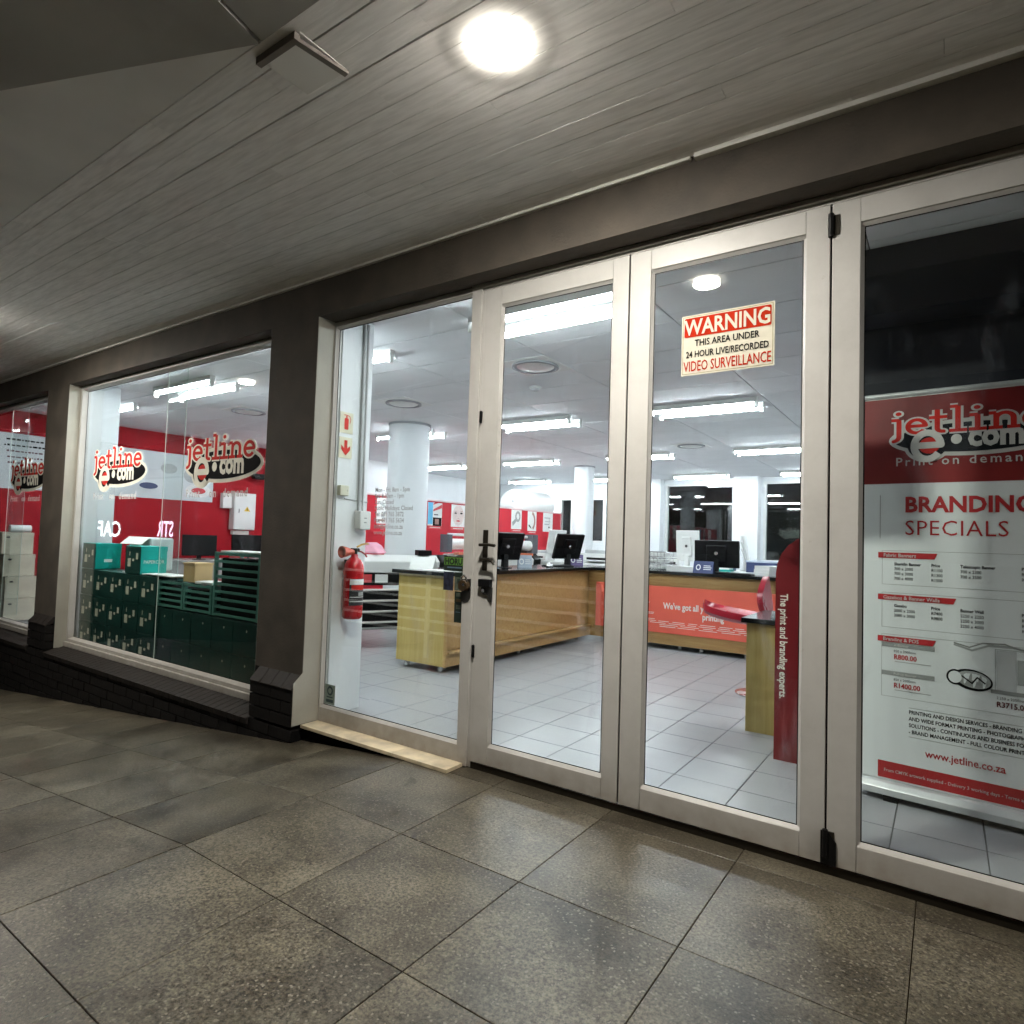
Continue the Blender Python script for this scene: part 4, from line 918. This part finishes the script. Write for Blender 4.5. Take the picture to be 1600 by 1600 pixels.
obj('roll_bracket', B(.70, .80, -.16, .04, 1.012, 1.30), pm('bracket_grey', (.10, .105, .12), .5), t); obj('roll_bracket', B(-.80, -.725, -.16, .04, 1.012, 1.26), MATS['bracket_grey'], t)
obj('top_bar', MB().cyl((-.72, -.02, 1.26), (.70, -.02, 1.26), .02, n=10), WHITEP, t); obj('red_tray', B(-.7, .6, -.30, -.16, .985, 1.02), pm('orange_red_plastic', (.66, .16, .07), .5), t)
t = thing('pink_cloth', 'pink cloth lying on top of the near large printer', 'cloth', (-5.42, 2.22, 1.0), R(20))
obj('fold', MB().prism([(-.16, .012), (-.05, .10), (.03, .14), (.10, .10), (.17, .012)], -.12, .12, 'y'), pm('pink_cloth', (.74, .36, .46), .8, var=.2), t, bev=.02)

# ------------------------------------------------------------------ right-hand furniture
t = thing('side_table', 'maple side table with dark top behind the red display board', 'table', (-.75, 1.9, 0))
obj('side_panel', B(-1.095, -.78, 1.615, 1.64, .0, .715), MAPLE, t, True, bev=.002); obj('side_panel', B(-.35, -.32, 1.64, 2.2, .0, .715), MAPLE, t, True); obj('back_panel', B(-1.09, -.36, 2.18, 2.20, .1, .715), MAPLE, t, True)
obj('table_top', B(-1.125, -.30, 1.585, 2.25, .7155, .748), GRAN, t, True, bev=.003)
t = thing('display_board', 'tall dark red display board with vertical white slogan', 'display board', (-.59, 1.17, 0))
pts = [(-.818, 0), (-.365, 0), (-.365, 1.07)]+[(-.5915+.2265*math.cos(R(a)), 1.07+.235*math.sin(R(a))) for a in range(15, 180, 15)]+[(-.818, 1.07)]
obj('board', MB().prism(pts, 1.15, 1.175, 'y'), DKRED, t, True)
obj('foot', B(-.72, -.45, 1.1755, 1.40, 0, .03), BLACK, t, True); obj('strut', MB().prism([(1.1755, .6), (1.39, .03), (1.36, .03), (1.1755, .55)], -.6, -.58, 'x'), BLACK, t, True)
pV = Plane((-.79, 1.1495, .955), (0, 0, -1), (1, 0, 0))
obj('lettering', pV.at(text('The print and branding experts.', .058, .0011, .81), 1), LOGOC, t, True)
# red shell stool
t = thing('shell_stool', 'glossy red shell stool beside the maple side table', 'stool', (-1.42, 2.75, 0))
seat = MB(); nu, nv = 10, 16
def shellpt(u, v):
    a = -math.pi/2+math.pi*u; x = .30*math.sin(a)*1.0; wv = .19*math.cos(a*.92)
    y = wv*(2*v-1); z = .60+.05*abs(2*v-1)**2+.10*(1-u)**2.2
    return (-.02+x, y, z)
def sheet(fn, th):
    m = MB(); n1, n2 = nu+1, nv+1
    for s_ in (0, 1):
        for i in range(n1):
            for j in range(n2):
                p = fn(i/nu, j/nv); m.v.append((p[0]+th[0]*s_, p[1]+th[1]*s_, p[2]+th[2]*s_))
    o_ = n1*n2
    for i in range(nu):
        for j in range(nv):
            a, b, c, d = i*n2+j, (i+1)*n2+j, (i+1)*n2+j+1, i*n2+j+1
            m.f.append((a, b, c, d)); m.f.append((o_+d, o_+c, o_+b, o_+a))
    for i in range(nu):
        for j in (0, nv):
            a, b = i*n2+j, (i+1)*n2+j; m.f.append((a, o_+a, o_+b, b) if j == 0 else (b, o_+b, o_+a, a))
    for j in range(nv):
        for i in (0, nu):
            a, b = i*n2+j, i*n2+j+1; m.f.append((b, o_+b, o_+a, a) if i == 0 else (a, o_+a, o_+b, b))
    return m
obj('seat', sheet(shellpt, (0, 0, -.05)), CHAIR, t, smooth=True)
def backpt(u, v):
    wv = .17*math.sin(math.pi*(.12+.86*u)); return (.20+.10*u*u-.13*u, wv*(2*v-1), .62+.36*u)
obj('backrest', sheet(backpt, (.045, 0, 0)), CHAIR, t, smooth=True)
obj('stem', MB().cyl((.16, 0, .02), (.16, 0, .61), .03, n=16), CHROME, t, smooth=True); obj('base', MB().lathe([(.2, 0), (.2, .01), (.05, .022)], c=(.16, 0, 0), n=28), CHROME, t, smooth=True)

# navy screen wall and roll-up banner behind the right door
nw = thing('navy_screen_wall', 'dark navy screen wall behind the roll-up banner', 'wall', (1.4, .95, 0))
obj('panel', B(-.41, 3.19, 1.03, 1.07, 0, CZ-.002), NAVY, nw, True); obj('pelmet', B(-.408, 3.19, .79, 1.029, 2.40, CZ-.003), NAVY, nw, True)
bn = thing('rollup_banner', 'tall red and silver roll-up banner advertising branding specials', 'banner', (.06, .872, 0))
bx0, bx1, by = -.350, .49, .895
obj('print_sheet', B(bx0, bx1, by, by+.002, .09, 2.01), BANW, bn, True)
obj('top_rail', MB().cyl((bx0-.004, by+.001, 2.012), (bx1+.004, by+.001, 2.012), .013, n=14), ALUB, bn, True, smooth=True)
obj('base_cassette', MB().prism([(by-.055, .028), (by-.055, .06), (by-.03, .085), (by+.012, .088), (by+.05, .06), (by+.05, .028)], bx0-.006, bx1+.006, 'x'), ALUB, bn, True, bev=.004)
obj('foot', B(bx0+.1, bx0+.16, by-.05, by+.045, 0, .0278), BLACK, bn, True); obj('foot', B(bx1-.16, bx1-.1, by-.05, by+.045, 0, .0278), BLACK, bn, True)
obj('pole', MB().cyl((.06, by+.012, .09), (.06, by+.012, 2.0), .007, n=8), ALUB, bn, True)
pN = Plane((0, by, 0), (1, 0, 0), (0, 0, 1))
obj('red_header', pN.at(rect(bx0, 1.562, bx1, 1.995), 1), BANR, bn, True)
logo(Plane((0, by-.0015, 0), (1, 0, 0), (0, 0, 1)), .085, 1.79, .70, bn, cream=pm('banner_pale', (.62, .60, .58), .45), black=pm('banner_black', (.010, .011, .014), .7, spec=.15))
xo = .06
tx('Print on demand', .060, .0006, 1.0, 1.650, MATS['banner_pale'], bn, pN, 2.5, -.212, 'LEFT', 1.32)
obj('rule', pN.at(rect(-.279, 1.285, -.276, 1.505), 1), GREYINK, bn, True)
tx('BRANDING', .105, .0035, .92, 1.420, REDINK, bn, pN, 1.5, -.172, 'LEFT', 1.02)
tx('SPECIALS', .105, -.0004, .92, 1.305, REDINK, bn, pN, 1.5, -.172, 'LEFT', 1.06)
def section(z1, z0, head, wdt):
    obj('section_box', pN.at(rframe(-.268, z0, .46, z1+.008, .0016), 1), GREYINK, bn, True)
    obj('section_tag', pN.at(poly([(-.285, z1-.030), (wdt-.012, z1-.030), (wdt, z1-.002), (-.285, z1-.002)]), 2), REDINK, bn, True)
    tx(head, .026, .0004, .9, z1-.025, MATS['banner_pale'], bn, pN, 3, -.262, 'LEFT')
section(1.218, 1.055, 'Fabric Banners', -.035); section(1.008, .842, 'Gazebos & Banner Walls', .040); section(.80, .50, 'Branding & POS', -.040)
def small(rows_, z0, dz=.0205):
    for r, row_ in enumerate(rows_):
        for xx, s_ in row_: tx(s_, .0205, .0005 if r == 0 else .0001, .86, z0-dz*r, INK, bn, pN, 1.5, xx, 'LEFT')
small([[(-.215, 'Sharkfin Banner'), (-.06, 'Price'), (.055, 'Telescopic Banner'), (.28, 'Price')], [(-.215, '700 x 2000'), (-.06, 'R1100'), (.055, '700 x 2300'), (.28, 'R1050')], [(-.215, '700 x 3000'), (-.06, 'R1300'), (.055, '700 x 3500'), (.28, 'R1250')], [(-.215, '700 x 4000'), (-.06, 'R1500')]], 1.152, .024)
small([[(-.215, 'Gazebo'), (-.06, 'Price'), (.055, 'Banner Wall'), (.28, 'Price')], [(-.215, '2000 x 2000'), (-.06, 'R7400'), (.055, '2250 x 2250'), (.28, 'R4800')], [(-.215, '3000 x 3000'), (-.06, 'R9800'), (.055, '2250 x 3000'), (.28, 'R5800')], [(.055, '2250 x 4000'), (.28, 'R6800')]], .945, .024)
for zz, s1, s2 in ((.745, 'X-Banner', 'R800.00'), (.605, 'Pull-up Banner', 'R1400.00')):
    obj('grey_tag', pN.at(rect(-.268, zz, -.045, zz+.022), 2), GREYINK, bn, True)
    tx(s1, .018, .0003, .9, zz+.004, MATS['banner_pale'], bn, pN, 3, -.215, 'LEFT'); tx('850 x 2000mm', .017, 0, .9, zz-.024, INK, bn, pN, 1.5, -.215, 'LEFT')
    tx(s2, .034, .0008, .86, zz-.058, REDINK, bn, pN, 1.5, -.215, 'LEFT'); obj('fine_print', pN.at(rect(-.21, zz-.071, -.06, zz-.068), 1.5), GREYINK, bn, True)
# pictured products
obj('picture_wire', pN.at(stroke([(.03, .80), (.09, .785), (.14, .81), (.22, .815), (.28, .795), (.36, .80)], .006), 1.5), GREYINK, bn, True)
obj('picture_stand', pN.at(rframe(.185, .60, .33, .79, .002), 1.5), GREYINK, bn, True); obj('picture_stand', pN.at(rect(.265, .64, .29, .75), 1.6), PGREY, bn, True)
obj('picture_pods', pN.at(ell(.10, .635, .078, .048, 28, rot=R(-8)), 1.5), INK, bn, True); obj('picture_pods', pN.at(ell(.105, .637, .066, .038, 28, rot=R(-8)), 2.2), PGREY, bn, True); obj('picture_pods', pN.at(ell(.112, .648, .045, .016, 20, rot=R(-8)), 2.5), BANW, bn, True); obj('picture_pods', pN.at(ell(.098, .618, .050, .014, 20, rot=R(-8)), 2.5), GREYINK, bn, True); obj('picture_pods', pN.at(ell(.035, .640, .034, .036, 20), 1.8), INK, bn, True); obj('picture_pods', pN.at(ell(.035, .640, .026, .028, 20), 2.6), BANW, bn, True)
for q in range(5): obj('picture_pods', pN.at(ell(.075+.018*q, .640-.003*q, .006, .034-.004*abs(q-2), 14, rot=R(-8)), 2.8), (BANW, GREYINK)[q % 2], bn, True)
obj('picture_wire', pN.at(stroke([(.03, .792), (.10, .772), (.16, .80), (.25, .803), (.36, .785)], .009), 1.4), PGREY, bn, True)
obj('picture_stand', pN.at(rect(.19, .605, .262, .785), 1.4), pm('picture_pale', (.62, .64, .65), .5), bn, True)
obj('picture_pods', pN.at(stroke([(.06, .65), (.10, .62), (.12, .65), (.15, .625)], .006), 3), INK, bn, True)
obj('grey_tag', pN.at(rect(.17, .588, .40, .606), 2.2), GREYINK, bn, True); tx('2.250 x 2250mm', .017, 0, .9, .565, INK, bn, pN, 1.5, .19, 'LEFT'); tx('R3715.00', .034, .0008, .86, .530, pm('dark_ink_red', (.12, .02, .02), .5), bn, pN, 1.5, .19, 'LEFT')
obj('rule', pN.at(rect(-.15, .458, .38, .460), 1), GREYINK, bn, True); obj('rule', pN.at(rect(-.15, .318, .38, .320), 1), GREYINK, bn, True)
for k, s_ in enumerate(('PRINTING AND DESIGN SERVICES - BRANDING', 'AND WIDE FORMAT PRINTING - PHOTOGRAPHIC', 'SOLUTIONS - CONTINUOUS AND BUSINESS FORMS', '- BRAND MANAGEMENT - FULL COLOUR PRINTING')):
    tx(s_, .0255, .0004, .80, .430-.0315*k, INK, bn, pN, 1.5, -.15, 'LEFT')
tx('www.jetline.co.za', .050, .0006, .86, .238, REDINK, bn, pN, 1.5, -.082, 'LEFT')
obj('red_footer', pN.at(rect(-.281, .098, bx1, .180), 1), REDINK, bn, True); tx('From CMYK artwork supplied - Delivery 3 working days - Terms apply', .022, .0002, .9, .130, MATS['banner_pale'], bn, pN, 2, -.255, 'LEFT')

bn.rotation_euler = (0, 0, R(-5))
# ------------------------------------------------------------------ carton window contents
colw, rowh, dep, bx, by0 = .307, .262, .235, -7.30, .045
lblm = MB().quad((-.030, 0, -.038), (.030, 0, -.038), (.030, 0, .038), (-.030, 0, .038)).mesh('label'); lblm.materials.append(LABW)
lbls = MB().quad((-.02, 0, -.028), (.02, 0, -.028), (.02, 0, .028), (-.02, 0, .028)).mesh('small_label'); lbls.materials.append(LABW)
rn = ['bottom', 'middle', 'third', 'top']; cn = ['first', 'second', 'third', 'fourth', 'fifth', 'sixth', 'seventh', 'eighth', 'ninth', 'tenth']
def carton(cx, z0, label, bright=False, labels=True, w=colw-.006, h=rowh-.004):
    jx, jr = random.uniform(-.003, .003), R(random.uniform(-1, 1))
    t = thing('green_carton', label, 'box', (cx+jx, by0+dep/2, z0), jr, 'green paper cartons in the window')
    obj('body', B(-w/2, w/2, -dep/2, dep/2, .001, h), DGREEN if not bright else TEAL, t, bev=.003)
    obj('lid_edge', B(-w/2-.002, w/2+.002, -dep/2-.002, dep/2+.002, h-.045, h-.001), DGREEN if not bright else TEAL, t, bev=.002)
    f = -dep/2-.0035
    if bright: obj('shaded_end', B(-w/2+.003, w/2-.003, -dep/2-.0034, -dep/2-.0021, .004, h-.004), DGREEN, t); f = -dep/2-.0045  # end facing the glass painted darker for the shade on it
    if labels:
        obj('label', lblm, None, t, loc=(-.065, f, h*.40)); obj('label', lbls, None, t, loc=(.085, f, h*.64)); obj('label', lbls, None, t, loc=(.012, f, h*.50)).scale = (.9, 1, .4); obj('label', lbls, None, t, loc=(-.06, f, h*.72)).scale = (.3, 1, .7)
    else:
        o_ = obj('label', lbls, None, t, loc=(.03, f, h*.75)); o_.scale = (.35, 1, .3)
    return t
for r in range(3):
    for c in range(10):
        if r == 2 and c > 4: continue
        carton(bx+colw*(c+.5), .002+rowh*r, 'dark green carton, %s in the %s row of the window stack' % (cn[c], rn[r]), labels=(c < 5 and (r < 2 or c < 5)))
t = carton(bx+colw*.5-.0, .002+rowh*3, 'teal carton alone on top of the left end of the window stack', True)
obj('print', B(.151, .1525, -.04, .035, .07, .10), PAPER, t)
t = carton(bx+colw*4.5-.30, .002+rowh*3, 'teal carton with pale lettering on top of the window stack, by the glass joint', True)
pG = Plane((.1515, 0, .10), (0, 1, 0), (0, 0, 1)); obj('lettering', pG.at(text('PAPERCOR', .042, .0006, .9, 'CENTER')), PALEV, t)
# white dome-shaped box between them
t = thing('white_folder_box', 'white open carton standing between the two teal cartons', 'box', (-6.72, .42, .79))
obj('body', B(-.22, .22, -.10, .14, 0, .33), pm('white_card', (.70, .72, .70), .6), t, bev=.02); obj('flap', MB().prism([(-.10, .33), (-.18, .26), (-.183, .262), (-.10, .335)], -.22, .22, 'x'), PAPER, t)
# pale sheets under the cartons
t = thing('paper_sheets', 'loose white sheets lying on the window stack', 'paper', (-5.95, .2, .79)); obj('sheet', B(-.5, .42, -.14, .08, .0, .008), PAPER, t); obj('sheet', B(-.05, .45, -.15, -.02, .0085, .014), PAPER, t)
# slatted green crates
def crate(x0, x1, z0, z1, n, label):
    t = thing('slatted_crate', label, 'crate', ((x0+x1)/2, .17, z0), group='green slatted crates')
    G = pm('crate_green', (.09, .25, .21), .5, var=.15)
    for a in (x0, x1-.028):
        for b in (.05, .27): obj('post', B(a, a+.028, b, b+.022, z0, z1), G, t, True, bev=.002)
    for k in range(n):
        zz = z0+.005+(z1-z0-.03)*k/(n-1)
        for b in (.0505, .2705): obj('slat', B(x0+.0285, x1-.0285, b, b+.012, zz, zz+.020), G, t, True)
        for a in (x0+.004, x1-.016): obj('slat', B(a, a+.012, .0725, .2695, zz, zz+.020), G, t, True)
    obj('base_board', B(x0+.03, x1-.03, .074, .268, z0+.001, z0+.012), DGREEN, t, True)
    obj('contents', B(x0+.05, x1-.05, .09, .255, z0+.014, z1-.05), BLACK, t, True)
    return t
crate(-5.74, -5.32, .533, .765, 5, 'low green slatted crate right of the glass joint, left one'); crate(-5.31, -4.88, .533, .765, 5, 'low green slatted crate beside the tall one')
t = crate(-4.86, -4.235, .533, 1.045, 9, 'tall green slatted crate at the right end of the window'); obj('white_lid', B(-4.79, -4.235, .06, .28, 1.046, 1.056), PAPER, t, True)
t = thing('wood_box', 'plain wooden box on the low crates', 'box', (-5.30, .17, .766)); obj('body', B(-.12, .06, -.07, .09, 0, .15), pm('raw_wood', (.55, .38, .18), .6), t, bev=.004); obj('lid', B(-.125, .065, -.075, .095, .151, .165), MATS['raw_wood'], t)
t = thing('white_book', 'white book lying on the low crates', 'book', (-5.02, .15, .766), R(4)); obj('cover', B(-.14, .1, -.08, .08, 0, .022), PAPER, t, bev=.002); obj('spine_print', B(-.05, .09, -.0812, -.0802, .006, .014), GREYINK, t)
# red office behind: banner, board, monitors
wb = thing('wall_banner', 'long white printed banner along the red side wall', 'banner', (-10.29, 1.6, 1.68)); obj('sheet', B(-10.2985, -10.292, .10, 3.1, 1.685, 2.43), pm('banner_white', (.66, .70, .72), .5, var=.04), wb, True)
pW = Plane((-10.292, 0, 0), (0, 1, 0), (0, 0, 1))
rnb = random.Random(5)
for k, L_ in enumerate((.42, .46, .40, .38, .36, .28)):
    m_ = MB(); xa = .42-L_/2
    while xa < .42+L_/2: w_ = rnb.uniform(.02, .055); m_.add(rect(xa, 2.335-.078*k, xa+w_, 2.353-.078*k+rnb.uniform(0, .008))); xa += w_+.012
    o_ = obj('printed_words', pW.at(m_, 1), INK if k < 2 else pm('faded_ink', (.16, .07, .09), .5), wb, True); o_['kind'] = 'stuff'
obj('print_shape', pW.at(ell(2.75, 2.10, .16, .12).add(ell(2.35, 2.18, .13, .08)), 1), PGREY, wb, True); obj('print_shape', pW.at(ell(2.85, 1.86, .22, .11), 1), PAPER, wb, True); obj('print_shape', pW.at(ell(2.85, 1.86, .12, .05), 2), PRED, wb, True); obj('print_shape', pW.at(ell(2.05, 1.88, .14, .05), 1), BLUEC, wb, True)
t = thing('electrical_box', 'white electrical cabinet with yellow warning triangle on the red wall', 'electrical box', (-10.25, 3.62, 1.22))
obj('cabinet', B(-10.298, -10.15, 3.42, 3.83, 1.235, 1.88), WHITEP, t, True, bev=.008); obj('door', B(-10.149, -10.142, 3.435, 3.815, 1.25, 1.865), WHITEP, t, True, bev=.003)
pE = Plane((-10.142, 0, 0), (0, 1, 0), (0, 0, 1)); obj('triangle', pE.at(poly([(3.60, 1.56), (3.72, 1.56), (3.66, 1.65)]), 1), pm('warning_yellow', (.75, .48, .03), .5), t, True); obj('triangle_mark', pE.at(rect(3.652, 1.575, 3.668, 1.615), 2), INK, t, True); obj('latch', pE.at(rect(3.50, 1.53, 3.515, 1.60), 1), INK, t, True)
obj('side_panel', B(-10.298, -10.2, 3.24, 3.40, 1.60, 1.86), WHITEP, t, True, bev=.005); obj('cable_gland', B(-10.28, -10.2, 3.45, 3.75, 1.15, 1.22), PALEV, t, True)
cabinet('office_desk', 'desk along the red side wall behind the cartons', 'desk', -10.28, -9.6, 1.9, 4.4, .74, pm('desk_grey', (.3, .29, .28), .5))
monitor((-9.75, 2.62, .74), R(68), 'black monitor on the red wall desk, left one', BLACK, .50, .33, 3, .10)
monitor((-9.75, 3.45, .74), R(68), 'black monitor on the red wall desk, right one', BLACK, .50, .35, 3, .10)
t = thing('red_office_chair', 'rounded red office chair back peeping over the tall crate', 'chair', (-8.3, 2.4, 0))
obj('backrest', MB().prism([(-.2+.2-.22*math.cos(R(a)), .72+.22*math.sin(R(a))) for a in range(0, 181, 15)]+[(.2, .55), (-.2, .55)], -.04, .03, 'y'), pm('dull_red_fabric', (.35, .06, .06), .8), t, bev=.02)
obj('seat', B(-.23, .23, -.45, -.05, .44, .52), MATS['dull_red_fabric'], t, bev=.03); obj('stem', MB().cyl((0, -.22, .05), (0, -.22, .44), .03), BLACK, t); obj('base', MB().lathe([(.26, 0), (.26, .03), (.04, .05)], c=(0, -.22, 0)), BLACK, t); obj('back_bar', B(-.03, .03, .031, .05, .5, .8), BLACK, t)
t = thing('wall_camera', 'small dark wall camera on a bracket above the electrical cabinet', 'camera', (-10.2, 3.95, 2.15)); obj('body', B(-.02, .06, -.18, .06, 0, .10), BLACK, t, bev=.01); obj('bracket', B(-.095, -.021, -.02, .02, .03, .07), GREYINK, t); obj('lens', MB().cyl((.02, -.181, .05), (.02, -.20, .05), .03), DARKM, t)

# beige cartons in the leftmost window
for k in range(4):
    z0 = .002+.278*k; dx = (.03, .03, -.02, -.07)[k]
    t = thing('beige_carton', 'beige carton, %s of the stack in the leftmost window' % ('bottom one', 'second from the bottom', 'third from the bottom', 'topmost')[k], 'box', (-9.80, .24+dx*.6, z0), 0, 'beige cartons in the leftmost window')
    obj('body', B(-.22, .20, -.165, .165, 0, .272), BEIGE, t, bev=.004); obj('lid_edge', B(-.222, .2025, -.1675, .1675, .225, .2725), BEIGE, t, bev=.002)
    obj('hand_hole', B(.2026, .2045, -.12, -.085, .20, .22), INK, t)
t = thing('white_roll', 'white paper bundle on the topmost beige carton', 'paper', (-9.62, .20, 1.112)); obj('roll', MB().cyl((0, -.09, .045), (0, .13, .045), .045, n=16), PAPER, t, smooth=True)
